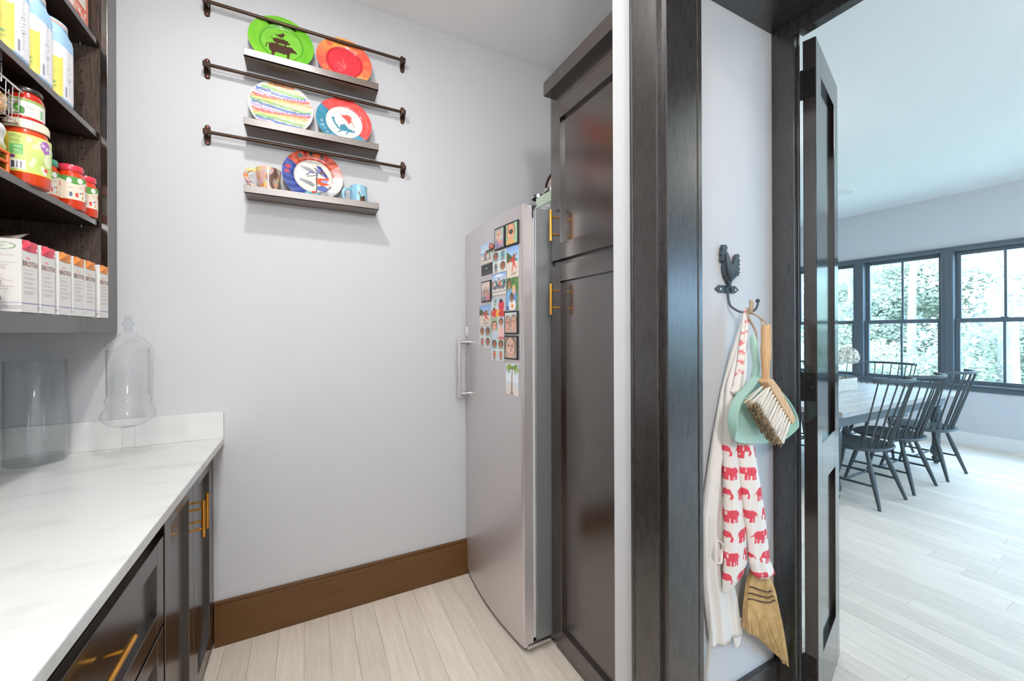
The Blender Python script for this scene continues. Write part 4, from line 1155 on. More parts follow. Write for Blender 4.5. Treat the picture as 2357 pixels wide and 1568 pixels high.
obj('wires', ws, M_CHROME, bk, True)['kind'] = 'stuff'
for y in (1.36, 1.62): obj('hanger', MB().tube([(bx1 - .02, y, bz1), (bx1 - .02, y, SHB[1] - .002)], .002, 8).tube([(bx0 + .02, y, bz1), (bx0 + .02, y, SHB[1] - .002)], .002, 8), M_CHROME, bk, True)
bag('snack_bag', 'dark blue foil snack bag in the wire basket', (-.80, 1.49, 2.062), .05, .095, .055, 1, lambda c: (c.m(c.u > -9, (34, 40, 110)), c.ell(.4, .3, .25, .5, (96, 110, 190)), c.rect(-.5, -.3, 0, 0, (190, 196, 220))))
bag('snack_bag', 'clear bag of beige cookies in the wire basket', (-.79, 1.632, 2.047), .045, .026, .044, 2, lambda c: (c.m(c.u > -9, (226, 176, 126)), c.ell(.1, .2, .5, .4, (240, 206, 160))))
bag('bread_bag', 'white and yellow plastic bag under the wire basket', (-.77, 1.545, 1.925), .055, .06, .06, 3, lambda c: (c.m(c.u > -9, (232, 232, 226)), c.m(c.v < -.3, (226, 210, 110))))
ob = thing('orange_crate', 'small orange plastic crate beside the big sauce jar', 'crate', (-.75, 1.56, ZB))
mo = mat('orange_plastic', (240, 104, 40), .4)
for z in (.004, .03, .056):
    cr = MB().tube([(-.72, 1.47, ZB + z), (-.72, 1.59, ZB + z), (-.80, 1.59, ZB + z), (-.80, 1.47, ZB + z), (-.72, 1.47, ZB + z)], .004, 8)
    obj('rail', cr, mo, ob, True)
for p in ((-.72, 1.59), (-.80, 1.59), (-.72, 1.55), (-.72, 1.51), (-.72, 1.47), (-.80, 1.47)): obj('post', MB().tube([(p[0], p[1], ZB), (p[0], p[1], ZB + .06)], .004, 8), mo, ob, True)
# zip bag and brown parcel behind the cartons
pr = tag(obj('paper_parcel', MB().box(-.93, -.80, 1.42, 1.74, ZR, ZR + .165), mat('kraft', (150, 112, 70), .8), None, bevel=.006, loc=(-.865, 1.58, ZR)), 'brown paper parcel behind the broth cartons', 'parcel')
def pz(a, b):
    y = 1.40 + .33 * a; x = -.93 + .19 * b
    return (x, y + .015 * math.sin(3 * b), ZR + .20 + .022 * math.sin(5 * a + 2) * b + .02 * b + .008 * math.sin(14 * a))
zb_ = MB().sheet(pz, 40, 16).sheet(lambda a, b: Vector(pz(a, b)) + Vector((0, 0, -.028 * (1 - (2 * b - 1) ** 2) - .001)), 40, 16)
cen = zb_.centers(); cv = Cv(cen[:, 1] * 10, cen[:, 0] * 10); cv.m(cv.u > -99, (190, 176, 170))
for k in range(40):
    x_, y_ = RNG.random(2); cv.ell(14 + 3.3 * x_, -9.3 + 1.9 * y_, .16, .1, [(214, 120, 84), (96, 140, 160), (186, 186, 200), (150, 160, 90), (226, 190, 150)][k % 5])
tag(obj('zip_bag', zb_, M_FOIL, None, 'all', col=cv.c, loc=(-.84, 1.56, ZR + .165)), 'clear zip bag of coloured sweets lying above the cartons', 'bag')
# boxes on the top shelf
ZT = SHB[2] + .0225
t = thing('snack_box', 'red and cream printed snack box on the top shelf', 'box', (-.78, 1.99, ZT))
obj('box', MB().box(-.86, -.725, 1.895, 2.06, ZT, ZT + .24), mat('cream_card', (226, 220, 204), .5), t, bevel=.001)
def l_box(c):
    c.m(c.u > -1, (228, 222, 206)); c.rect(0, 0, 1, .26, (232, 170, 150))
    r = random.Random(4)
    for k in range(26): c.ell(r.random(), r.random() * .24, .06, .03, [(206, 60, 30), (240, 226, 214), (222, 96, 60)][k % 3])
    c.rect(0, .25, 1, .275, (214, 70, 56)); textlines(c, .15, .8, .4, .9, 6, (160, 150, 140), 3, .12); c.rect(.9, 0, 1, 1, (214, 120, 100))
panel('print', (-.7246, 1.895, ZT), (0, .165, 0), (0, 0, .24), 60, 80, l_box, M_PRINT, t)
bag('foil_bag', 'gold foil bag beside the red snack box', (-.79, 1.80, ZT + .10), .05, .075, .098, 9, lambda c: (c.m(c.u > -9, (196, 150, 60)), c.ell(.3, -.4, .4, .3, (120, 80, 40))))

# ================================================================== GLASS ON THE WORKTOP
vx, vy, vr, vh = -.876, 2.085, .077, .372
t = thing('glass_cylinder_vase', 'tall clear glass cylinder vase on the white worktop', 'vase', (vx, vy, CT))
obj('wall', MB().lathe([(vr, .012), (vr, vh - .002), (vr - .0015, vh), (vr - .003, vh - .002), (vr - .003, .018)], (vx, vy, CT), 64), M_GLASSV, t, True)
obj('base', MB().lathe([(0, .001), (vr - .006, .001), (vr, .006), (vr, .014), (vr - .003, .019), (0, .018)], (vx, vy, CT), 64), M_GLASSB, t, True)
jx, jy = -.622, 2.084
t = thing('apothecary_jar', 'footed clear glass apothecary jar with pointed lid on the worktop', 'jar', (jx, jy, CT))
zf = lambda z: z - .935
obj('bowl', MB().lathe([(0, zf(1.04)), (.02, zf(1.037)), (.05, zf(1.047)), (.075, zf(1.066)), (.082, zf(1.084)), (.078, zf(1.10)), (.066, zf(1.115)), (.063, zf(1.13)), (.069, zf(1.142)), (.069, zf(1.15)), (.0635, zf(1.158)), (.0645, zf(1.33)), (.0655, zf(1.338)), (.0625, zf(1.338)), (.0615, zf(1.16))], (jx, jy, CT), 56), M_GLASS, t, True)
obj('foot', MB().lathe([(.066, .0015), (.069, .003), (.064, .006), (.026, .010), (.019, .02), (.0195, .095), (.024, .103), (0, .105)], (jx, jy, CT), 48), M_GLASS, t, True)
ld_ = obj('lid', MB().lathe([(.060, zf(1.33)), (.062, zf(1.345)), (.0685, zf(1.352)), (.067, zf(1.36)), (.05, zf(1.378)), (.03, zf(1.394)), (.026, zf(1.402)), (.024, zf(1.406)), (0, zf(1.406))], (jx, jy, CT), 48), M_GLASS, t, True)
obj('finial', MB().lathe([(.013, zf(1.406)), (.011, zf(1.42)), (.012, zf(1.43)), (.017, zf(1.438)), (.017, zf(1.447)), (.012, zf(1.454)), (.011, zf(1.462)), (.007, zf(1.472)), (0, zf(1.476))], (jx, jy, CT), 28), M_GLASSB, ld_, True)

# ================================================================== DOOR OF THE PASSAGE
da = math.radians(16)
hp = Vector((1.590, .800, 0))
ux = Vector((math.cos(da), math.sin(da), 0)); un = Vector((math.sin(da), -math.cos(da), 0))
DW, DT = .436, .039
d = bpy.data.objects.new('door_1', None); COL.objects.link(d); d['kind'] = 'structure'; d.location = hp; OFF[d.name] = hp.copy()
def dbox(mb, a0, a1, t0, t1, z0, z1):
    c = hp + ux * (a0 + a1) / 2 + un * (t0 + t1) / 2 + Vector((0, 0, (z0 + z1) / 2))
    return mb.obox(frame(c, ux, -un), abs(a1 - a0) / 2, abs(t1 - t0) / 2, abs(z1 - z0) / 2)
st = .085
fr = MB(); dbox(fr, 0, st, 0, DT, .012, 2.44); dbox(fr, DW - st, DW, 0, DT, .012, 2.44)
dbox(fr, st, DW - st, 0, DT, 2.44 - .11, 2.44); dbox(fr, st, DW - st, 0, DT, .012, .22); dbox(fr, st, DW - st, 0, DT, .84, .99)
lf = obj('leaf_frame', fr, M_DOOR, d, bevel=.0015)
for z0, z1 in ((.22, .84), (.99, 2.33)):
    pm = MB(); dbox(pm, st - .004, DW - st + .004, .012, DT - .012, z0 - .004, z1 + .004); obj('door_panel', pm, M_DOOR, d)
for zc in (2.28, 1.20, .19):
    hm = MB(); dbox(hm, -.0015, .0, .006, DT - .004, zc - .05, zc + .05)
    hl = obj('hinge', hm, M_HINGE, d, bevel=.0006)
    obj('hinge_pin', MB().tube([hp + ux * -.006 + un * -.002 + Vector((0, 0, zc - .052)), hp + ux * -.006 + un * -.002 + Vector((0, 0, zc + .052))], .0055, 10), M_HINGE, hl, True)
    for dz, dt in ((-.034, .015), (.034, .015), (0, .026)):
        c = hp + ux * -.002 + un * dt + Vector((0, 0, zc + dz))
        obj('screw', MB().lathe([(0, .0012), (.0035, .001), (.004, 0)], M=frame(c, un, (0, 0, 1)), seg=10), M_BRONZE, hl, True)

# ================================================================== ROOSTER HOOK AND HANGING THINGS
HW = .884
t = thing('rooster_hook', 'grey cast iron rooster coat hook on the blue lit wall', 'hook', (1.285, HW, 1.54))
ROO = [(1.242, 1.691), (1.246, 1.685), (1.25, 1.691), (1.254, 1.685), (1.258, 1.692), (1.261, 1.685), (1.265, 1.686), (1.264, 1.677), (1.26, 1.672), (1.266, 1.663), (1.272, 1.648), (1.275, 1.631), (1.283, 1.623), (1.292, 1.623), (1.299, 1.636), (1.31, 1.659), (1.316, 1.665), (1.326, 1.665), (1.332, 1.655), (1.322, 1.655), (1.334, 1.64), (1.324, 1.642), (1.332, 1.627), (1.323, 1.63), (1.332, 1.611), (1.322, 1.616), (1.331, 1.599), (1.321, 1.604), (1.327, 1.591), (1.318, 1.596), (1.314, 1.587), (1.302, 1.579), (1.291, 1.575), (1.286, 1.564), (1.283, 1.553), (1.277, 1.553), (1.271, 1.563), (1.263, 1.575), (1.252, 1.59), (1.247, 1.605), (1.246, 1.619), (1.251, 1.633), (1.25, 1.638), (1.238, 1.637), (1.234, 1.635), (1.236, 1.645), (1.24, 1.653), (1.234, 1.658), (1.236, 1.666), (1.241, 1.67), (1.238, 1.675)]
obj('rooster', MB().prism(ROO, lambda a, b: (a, HW - .017, b), lambda a, b: (a, HW - .006, b)), M_IRON, t, bevel=.0009)
obj('wing', MB().lathe([(0, .006), (.012, .005), (.019, .002), (.021, 0)], M=frame((1.289, HW - .019, 1.606), (1, 0, -.2), (0.2, 0, 1.35)), seg=24), M_IRON, t, True)
obj('breast', MB().tube([(1.255, HW - .018, 1.662), (1.259, HW - .020, 1.64), (1.264, HW - .021, 1.615), (1.272, HW - .021, 1.592), (1.28, HW - .018, 1.57)], [.006, .008, .012, .012, .005], 12), M_IRON, t, True)
pl = obj('mounting_plate', MB().prism([(1.216, 1.542), (1.238, 1.556), (1.325, 1.556), (1.343, 1.543), (1.316, 1.53), (1.236, 1.531)], lambda a, b: (a, HW - .005, b), lambda a, b: (a, HW, b)), M_IRON, t, bevel=.001)
for xs in (1.243, 1.322):
    obj('screw', MB().lathe([(0, .008), (.004, .0075), (.0048, .005)], M=frame((xs, HW, 1.543), (1, 0, 0), (0, 0, 1)), seg=12), M_CHROME, pl, True)
obj('foot_claw', MB().tube([(1.268, HW - .008, 1.538), (1.273, HW - .012, 1.549), (1.281, HW - .014, 1.553), (1.289, HW - .012, 1.545), (1.296, HW - .008, 1.536)], .003, 8), M_IRON, t, True)
obj('hook', MB().tube(curve([(1.279, HW - .006, 1.54), (1.277, HW - .012, 1.50), (1.279, HW - .02, 1.482), (1.29, HW - .04, 1.466), (1.305, HW - .06, 1.462), (1.318, HW - .075, 1.470), (1.324, HW - .08, 1.485), (1.326, HW - .08, 1.497)]), .0036, 10).lathe([(0, -.007), (.005, -.005), (.007, 0), (.005, .005), (0, .007)], (1.326, HW - .08, 1.50), 14), M_IRON, t, True)

HK = Vector((1.300, HW - .055, 1.466))      # where things hang
def ELE(c, x, z, s, f, col):
    """elephant shape of length about 2s facing f (+1 right)"""
    c.ell(x, z, s * .62, s * .42, col).ell(x + f * s * .62, z + s * .12, s * .34, s * .32, col)
    c.line([(x + f * s * .88, z + s * .05), (x + f * s * 1.02, z - s * .25), (x + f * s * .95, z - s * .5)], s * .16, col)
    for k in (-.42, -.16, .18, .42): c.rect(x + (k - .1) * s, z - s * .78, x + (k + .1) * s, z - s * .2, col)
    c.line([(x - f * s * .6, z + s * .1), (x - f * s * .76, z - s * .2)], s * .07, col); c.ell(x + f * s * .44, z + s * .1, s * .05, s * .2, (240, 210, 206))

def bundle(name, parent, m, rows, nu=40, nv=70, fold=5, amp=.22, fn=None, ph=0.0, back=None):
    """hanging folded cloth: rows of (z, x_left, x_right, depth, y_centre) from top to bottom"""
    R_ = np.array(rows)
    tt = np.linspace(0, 1, len(R_))
    def P(a, b):
        z, xl, xr, dp, yc = [float(np.interp(b, tt, R_[:, i])) for i in range(5)]
        t_ = a * 2 * math.pi
        xx = (xl + xr) / 2 + (xr - xl) / 2 * math.copysign(abs(math.cos(t_)) ** .8, math.cos(t_))
        rr = 1 + amp * math.sin(fold * t_ + ph + 1.6 * b) + .4 * amp * math.sin((fold * 2 + 1) * t_ - 3 * b)
        return (xx, yc - dp * math.sin(t_) * rr, z)
    mb = MB().sheet(P, nu, nv, closed_u=True)
    n = len(mb.v)
    mb.f.append(tuple(range(nu))); mb.f.append(tuple(range((nv - 1) * nu, nv * nu))[::-1])
    if fn is None: return obj(name, mb, m, parent, 'all')
    cen = mb.centers(); c = Cv(cen[:, 0], cen[:, 2], (238, 232, 226)); fn(c)
    return obj(name, mb, m, parent, 'all', col=c.c)

# white linen apron against the wall
t = thing('linen_apron', 'plain white linen apron hanging lowest against the wall', 'apron', (1.21, HW, .36))
bundle('cloth', t, M_LINEN, [(1.472, 1.300, 1.314, .004, HW - .06), (1.45, 1.292, 1.310, .006, HW - .056), (1.32, 1.258, 1.288, .008, HW - .034), (1.20, 1.23, 1.262, .008, HW - .018), (1.06, 1.185, 1.262, .012, HW - .022), (.95, 1.16, 1.25, .014, HW - .022), (.80, 1.125, 1.245, .015, HW - .022), (.62, 1.128, 1.25, .015, HW - .022), (.50, 1.145, 1.30, .014, HW - .02), (.37, 1.165, 1.325, .012, HW - .02)], 90, 90, 7, .5)
bundle('hem_corner', t, M_LINEN, [(.42, 1.27, 1.325, .006, HW - .022), (.37, 1.275, 1.325, .006, HW - .022), (.325, 1.288, 1.312, .004, HW - .022)], 24, 16, 3, .2)
obj('tie_string', MB().tube([(1.15, HW - .03, .80), (1.14, HW - .022, .60), (1.155, HW - .03, .42), (1.14, HW - .022, .30), (1.15, HW - .02, .18), (1.16, HW - .02, .06)], .007, 10, flat=.25), M_LINEN, t, True)
obj('tie_loop', MB().tube([(1.175 + .022 * math.cos(q * .35), HW - .042 - .004 * math.sin(q), .69 + .035 * math.sin(q * .35)) for q in range(19)], .006, 8, flat=.5), M_LINEN, t, True)
# elephant print apron: two hanging lobes and its neck strap
RED = (222, 84, 98)
def ele_rows(c, x0, dx, zs, s):
    for i, z in enumerate(zs):
        for k in range(4): ELE(c, x0 + dx * k + .5 * dx * (i % 2) - .0 * z, z, s, 1 if i % 2 == 0 else -1, RED)
t = thing('elephant_apron', 'white apron printed with rows of red elephants, bunched below the dustpan', 'apron', (1.27, HW, .57))
bundle('left_fold', t, M_CLOTH, [(1.40, 1.288, 1.304, .005, HW - .052), (1.22, 1.225, 1.262, .012, HW - .04), (1.05, 1.192, 1.243, .02, HW - .052), (.88, 1.192, 1.262, .022, HW - .056), (.74, 1.190, 1.283, .022, HW - .056), (.64, 1.186, 1.290, .02, HW - .056), (.60, 1.184, 1.27, .018, HW - .054), (.565, 1.184, 1.235, .008, HW - .05)], 170, 330, 3, .12,
       lambda c: ele_rows(c, 1.165, .082, [1.02 - .068 * k for k in range(7)], .035))
bundle('right_fold', t, M_CLOTH, [(1.40, 1.292, 1.306, .005, HW - .06), (1.22, 1.245, 1.29, .012, HW - .06), (1.05, 1.232, 1.300, .02, HW - .072), (.92, 1.243, 1.325, .021, HW - .076), (.80, 1.262, 1.352, .022, HW - .078), (.70, 1.280, 1.366, .022, HW - .078), (.645, 1.285, 1.372, .024, HW - .078), (.60, 1.30, 1.398, .026, HW - .078), (.58, 1.33, 1.392, .016, HW - .076)], 170, 330, 4, .12,
       lambda c: ele_rows(c, 1.225, .078, [1.02 - .07 * k for k in range(7)], .035), ph=1.0)
strap = lambda q0, q1, n: [Vector(q0).lerp(Vector(q1), k / n) for k in range(n + 1)]
sm = MB().tube(curve([(1.300, HW - .062, 1.474), (1.292, HW - .064, 1.462), (1.272, HW - .066, 1.38), (1.25, HW - .068, 1.29), (1.232, HW - .066, 1.22), (1.224, HW - .064, 1.205), (1.238, HW - .072, 1.207), (1.262, HW - .07, 1.25), (1.272, HW - .068, 1.33), (1.285, HW - .068, 1.42), (1.300, HW - .062, 1.472)], 14), .0105, 16, flat=.22)
cen = sm.centers(); c = Cv(cen[:, 0], cen[:, 2], (240, 234, 226))
c.m((np.sin(cen[:, 2] * 190) + .6 * np.sin(cen[:, 2] * 410 + 900 * cen[:, 0]) > .35) & (np.sin(cen[:, 0] * 600 + cen[:, 2] * 90) > -.3) & (cen[:, 2] > 1.25), (228, 120, 124))
obj('neck_strap', sm, M_CLOTH, t, 'all', col=c.c)

# broom
t = thing('hand_broom', 'straw broom with dark handle hanging behind the red elephant cloth', 'broom', (1.4, HW, .2))
obj('handle', MB().tube([(1.304, HW - .03, 1.34), (1.318, HW - .03, 1.20), (1.345, HW - .035, 1.0), (1.368, HW - .04, .82), (1.388, HW - .045, .64), (1.39, HW - .05, .60)], [.008, .010, .011, .0115, .012, .014], 12), mat('navy_handle', (34, 44, 58), .35), t, True)
obj('hang_loop', MB().tube([(1.304, HW - .03, 1.335), (1.304, HW - .05, 1.45), (1.307, HW - .058, 1.469), (1.309, HW - .05, 1.45), (1.307, HW - .028, 1.335)], .002, 6), M_TWINE, t, True)
bs = MB(); rb = random.Random(5)
def bl(s_, z):   # broom outline: left and right x at height z
    L_ = np.interp(z, [.2, .26, .40, .50, .59, .62], [1.47, 1.405, 1.300, 1.300, 1.325, 1.350]); R2_ = np.interp(z, [.2, .28, .47, .59, .62], [1.534, 1.516, 1.470, 1.408, 1.392])
    return L_ + (R2_ - L_) * s_
for k in range(1500):
    s_ = rb.random(); dpt = rb.uniform(-1, 1)
    zend = np.interp(s_, [0, .15, .55, 1], [.405, .375, .27, .205]) + rb.uniform(-.016, .02)
    pts = []
    for q in (0, .3, .65, 1):
        z = .615 + (zend - .615) * q
        wv = .002 * q * rb.uniform(-1, 1)
        pts.append((float(bl(s_, max(z, .2))) + wv, HW - .050 - dpt * (.010 + .012 * q) * (1 - .5 * abs(2 * s_ - 1)), z))
    bs.tube(pts, [.0015, .0014, .0012, .0007], 3, caps=False)
o = obj('bristles', bs, M_STRAW, t); o['kind'] = 'stuff'
core = MB().prism([(float(bl(0, z)) + .004, z) for z in (.60, .55, .5, .45, .42)] + [(float(bl(1, z)) - .006, z) for z in (.32, .4, .47, .55, .60)], lambda a, b: (a, HW - .058, b), lambda a, b: (a, HW - .042, b))
obj('bristle_core', core, M_STRAW, t)
for z in (.535, .515, .497):
    obj('stitching', MB().tube([(float(bl(s_, z)) + (-.002 if s_ == 0 else 0), HW - .052 - .024 * math.sin(math.pi * min(max(s_, .12), .88)), z - .055 * s_ + .015) for s_ in np.linspace(0, .96, 14)], .0022, 6), M_STRAWD, t, True)

# dustpan
t = thing('dustpan', 'mint green metal dustpan hanging behind the brush', 'dustpan', (1.29, HW, 1.03))
PAN = [(1.262, 1.387), (1.276, 1.371), (1.279, 1.257), (1.327, 1.231), (1.389, 1.189), (1.436, 1.147), (1.469, 1.1), (1.46, 1.062), (1.419, 1.026), (1.172, 1.052), (1.142, 1.089), (1.133, 1.142), (1.163, 1.197), (1.218, 1.228), (1.257, 1.258), (1.253, 1.372)]
PY = HW - .105
BODY = chaikin(PAN[2:15], 2)
obj('pan', MB().prism(BODY, lambda a, b: (a, PY, b), lambda a, b: (a, PY + .0025, b)), M_MINT, t)
low = min(range(len(BODY)), key=lambda i: BODY[i][1])
ring = BODY[low:] + BODY[:low]
def rim_h(a, b):        # the scoop edge at the bottom is flat, the wall rises round the rest
    e = 1.052 + (a - 1.172) / (1.419 - 1.172) * (1.026 - 1.052)
    return .026 * min(1.0, max(0.0, (b - e - .004) / .05))
rm = MB()
for a, b in ring:
    ix, iz = a + (1.30 - a) * .025, b + (1.12 - b) * .025; hgt = rim_h(a, b) + .0004
    rm.v += [(a, PY + .001, b), (a, PY - hgt, b), (ix, PY - hgt, iz), (ix, PY + .0005, iz)]
n0 = len(ring)
for i in range(n0):
    j = (i + 1) % n0
    for q in range(4): rm.f.append((4 * i + q, 4 * i + (q + 1) % 4, 4 * j + (q + 1) % 4, 4 * j + q))
obj('rim', rm, M_MINT, t, True)
obj('handle', MB().tube([(1.268, PY + .002, 1.245), (1.268, PY - .006, 1.29), (1.266, PY + .0, 1.34), (1.265, PY + .004, 1.375), (1.264, PY + .004, 1.388)], [.014, .012, .0115, .012, .006], 14, flat=.4), M_MINT, t, True)
obj('hang_hole', MB().lathe([(0, .006), (.004, .0058), (.004, 0)], M=frame((1.266, PY, 1.345), (1, 0, 0), (0, 0, 1)), seg=12), M_BLACK, t)
obj('jute_loop', MB().tube(curve([(1.266, PY - .006, 1.348), (1.27, PY - .002, 1.40), (1.283, PY + .03, 1.45), (1.297, HW - .06, 1.474), (1.300, HW - .068, 1.47), (1.288, PY + .03, 1.44), (1.274, PY - .001, 1.39), (1.268, PY + .008, 1.348)]), .0028, 8), M_TWINE, t, True)
obj('jute_knot', MB().tube(curve([(1.294, HW - .072, 1.456), (1.290, HW - .08, 1.475), (1.296, HW - .078, 1.492), (1.290, HW - .074, 1.502)], 4), [.005, .0062, .0075, .0066, .0072, .006, .0075, .0066, .0076, .0065, .006, .0045, .002], 14), M_TWINE, t, True)

# hand brush
t = thing('hand_brush', 'wooden hand brush with pale bristles hanging in front of the dustpan', 'brush', (1.27, HW, 1.07))
BY = PY - .045
obj('handle', MB().tube([(1.252, BY, 1.419), (1.252, BY, 1.40), (1.251, BY, 1.375), (1.251, BY, 1.345), (1.25, BY, 1.32), (1.249, BY, 1.315), (1.248, BY, 1.285), (1.248, BY, 1.255), (1.256, BY, 1.238)], [.013, .0155, .014, .016, .0148, .0135, .0115, .011, .014], 20, flat=.7), M_PLY, t, True)
e0, e1 = Vector((1.246, BY, 1.243)), Vector((1.368, BY, 1.112))
ax = (e1 - e0).normalized(); pn = Vector((-ax.z, 0, ax.x)) * -1          # towards the bristle side (left, down)
if pn.x > 0: pn = -pn
blk = MB().prism([(-.012, -.004), (.0, -.018), (.05, -.024), (.12, -.022), (.182, -.017), (.184, .006), (.12, .008), (.05, .008), (-.008, .006)],
                 lambda a, b: e0 + ax * a + pn * b + Vector((0, -.016, 0)), lambda a, b: e0 + ax * a + pn * b + Vector((0, .016, 0)))
obj('block', blk, M_PLY, t, bevel=.003)
for row in range(3):
    for k in range(11):
        q = .014 + k * .0155 + (.005 if row == 1 else 0)
        b0 = e0 + ax * q + pn * .006 + Vector((0, (row - 1) * .010, 0))
        dirn = (pn + ax * (-.30 + .028 * k) * .7 + Vector((0, (row - 1) * .12, 0))).normalized()
        tf = MB(); r2 = random.Random(row * 20 + k)
        for s_ in range(16):
            an, rr_ = r2.random() * 6.28, r2.random() ** .5
            of = ax * math.cos(an) * rr_ + Vector((0, math.sin(an) * rr_, 0))
            ln = .086 + r2.uniform(-.003, .003)
            tf.tube([b0 + of * .0026, b0 + dirn * ln * .6 + of * .0058, b0 + dirn * ln + of * .0078], [.0011, .0010, .0007], 4, caps=False)
        u_ = obj('tuft', tf, M_BRISTLE, t)
tp = MB(); r2 = random.Random(77)
for k in range(420):
    q = r2.uniform(.006, .178); kk = (q - .014) / .0155
    yy = r2.uniform(-1, 1)
    dirn = (pn + ax * (-.30 + .028 * kk) * .7 + Vector((0, yy * .12, 0))).normalized()
    p0 = e0 + ax * q + pn * .006 + Vector((0, yy * .011, 0)) + dirn * r2.uniform(.078, .084)
    tp.tube([p0, p0 + dirn * r2.uniform(.008, .017) + Vector((r2.uniform(-1, 1), r2.uniform(-1, 1), r2.uniform(-1, 1))) * .003], .0012, 4, caps=False)
o = obj('bristle_tips', tp, M_BRISTLE2, t); o['kind'] = 'stuff'
obj('string_hole', MB().lathe([(0, .0125), (.004, .0122), (.004, .009)], M=frame((1.252, BY, 1.402), (1, 0, 0), (0, 0, 1)), seg=12), M_BLACK, t)
obj('string', MB().tube(curve([(1.252, BY - .012, 1.402), (1.262, BY + .01, 1.43), (1.29, HW - .08, 1.462), (1.306, HW - .066, 1.472), (1.302, HW - .06, 1.466), (1.272, BY + .03, 1.44), (1.254, BY + .012, 1.402)]), .0026, 8), M_TWINE, t, True)

# ================================================================== DINING FURNITURE
t = thing('dining_table', 'long dining table with weathered pale top and turned dark legs', 'table', (4.88, 2.11, 0))
TX0, TX1, TY0, TY1, TZ = 3.725, 6.03, 1.60, 2.62, .76
nb = 7
for k in range(nb):
    y0 = TY0 + (TY1 - TY0) * k / nb; y1 = TY0 + (TY1 - TY0) * (k + 1) / nb
    obj('top_board', MB().box(TX0 + .10, TX1 - .10, y0 + .0008, y1 - .0008, TZ - .045, TZ), M_TABLE, t, bevel=.002)
for x0, x1 in ((TX0, TX0 + .0985), (TX1 - .0985, TX1)): obj('end_board', MB().box(x0, x1, TY0, TY1, TZ - .045, TZ), M_TABLE, t, bevel=.003)
obj('apron', MB().box(TX0 + .07, TX1 - .07, TY0 + .06, TY0 + .085, TZ - .14, TZ - .045).box(TX0 + .07, TX1 - .07, TY1 - .085, TY1 - .06, TZ - .14, TZ - .045).box(TX0 + .07, TX0 + .095, TY0 + .085, TY1 - .085, TZ - .14, TZ - .045).box(TX1 - .095, TX1 - .07, TY0 + .085, TY1 - .085, TZ - .14, TZ - .045), M_TABLEAP, t, bevel=.002)
LEG = [(0, 0), (.018, 0), (.022, .02), (.034, .045), (.036, .06), (.026, .075), (.028, .085), (.044, .10), (.047, .13), (.038, .17), (.03, .2), (.033, .21), (.033, .22), (.029, .23), (.034, .30), (.046, .46), (.05, .54), (.046, .575), (.034, .59), (.044, .60), (.044, .61), (.036, .62)]
for x in (TX0 + .125, TX1 - .125):
    for y in (TY0 + .112, TY1 - .112):
        obj('leg', MB().lathe(LEG, (x, y, 0), 28).box(x - .045, x + .045, y - .045, y + .045, .62, TZ - .045), M_CHAIR, t, True)

def make_chair(label):
    t = thing('spindle_chair', label, 'chair', (0, 0, 0), group='spindle chairs around the table', local=True)
    # seat: rounded back, flatter front
    pts = []
    for k in range(40):
        a = 2 * math.pi * k / 40
        x, y = math.cos(a), math.sin(a)
        pts.append((.245 * math.copysign(abs(x) ** .75, x), .24 * math.copysign(abs(y) ** (.85 if y < 0 else .6), y)))
    n = len(pts)
    sb = MB()
    for sc_, z in ((.90, .428), (.985, .440), (1.0, .448), (.985, .457), (.9, .458), (.55, .448), (.0, .446)):
        sb.v += [(a * sc_, b * sc_, z) for a, b in pts]
    for i in range(6): sb.f += [(i * n + k, i * n + (k + 1) % n, (i + 1) * n + (k + 1) % n, (i + 1) * n + k) for k in range(n)]
    sb.f.append(tuple(reversed(range(n))))
    obj('seat', sb, M_CHAIR, t, True)
    feet = {(-1, -1): (-.231, -.248), (1, -1): (.231, -.248), (-1, 1): (-.225, .245), (1, 1): (.225, .245)}
    top = {(-1, -1): (-.13, -.125), (1, -1): (.13, -.125), (-1, 1): (-.15, .13), (1, 1): (.15, .13)}
    P = {}
    for k in feet:
        f, u = Vector((*feet[k], 0)), Vector((*top[k], .436))
        obj('leg', MB().tube([u, u.lerp(f, .45), f], [.0125, .0185, .0115], 12), M_CHAIR, t, True)
        P[k] = lambda q, u=u, f=f: u.lerp(f, q)
    mids = []
    for s in (-1, 1):
        a, b = P[(s, -1)](.62), P[(s, 1)](.62)
        obj('side_stretcher', MB().tube([a, (a + b) / 2, b], [.008, .0105, .008], 10), M_CHAIR, t, True)
        mids.append((a + b) / 2)
    obj('cross_stretcher', MB().tube([mids[0], (mids[0] + mids[1]) / 2, mids[1]], [.008, .0105, .008], 10), M_CHAIR, t, True)
    def arc(q):     # crest rail, q in -1..1
        a = q * 1.12
        return Vector((.300 * math.sin(a), -.36 + .235 * (1 - math.cos(a)), 1.005 + .004 * math.cos(a)))
    cr_ = MB()
    pts = [arc(-1 + 2 * k / 24) for k in range(25)]
    for p in pts:
        cr_.v += [tuple(p + Vector((0, -.010, -.013))), tuple(p + Vector((0, .010, -.013))), tuple(p + Vector((0, .010, .013))), tuple(p + Vector((0, -.010, .013)))]
    for i in range(24):
        for q in range(4): cr_.f.append((4 * i + q, 4 * i + (q + 1) % 4, 4 * i + 4 + (q + 1) % 4, 4 * i + 4 + q))
    cr_.f += [(0, 1, 2, 3), (96, 99, 98, 97)]
    obj('crest_rail', cr_, M_CHAIR, t, bevel=.004)
    for k in range(9):
        q = -1 + 2 * k / 8; a = q * 1.05
        base = Vector((.208 * math.sin(a * 1.15), -.205 + .17 * (1 - math.cos(a)), .45))
        tp_ = arc(q * .90) + Vector((0, 0, -.008))
        obj('spindle', MB().tube([base, base.lerp(tp_, .3), tp_], [.0068, .0072, .005], 8), M_CHAIR, t, True)
    return t
c0 = make_chair('dark spindle chair on the near table side, closest to the door')
c0.location = (4.173, 1.703, 0)
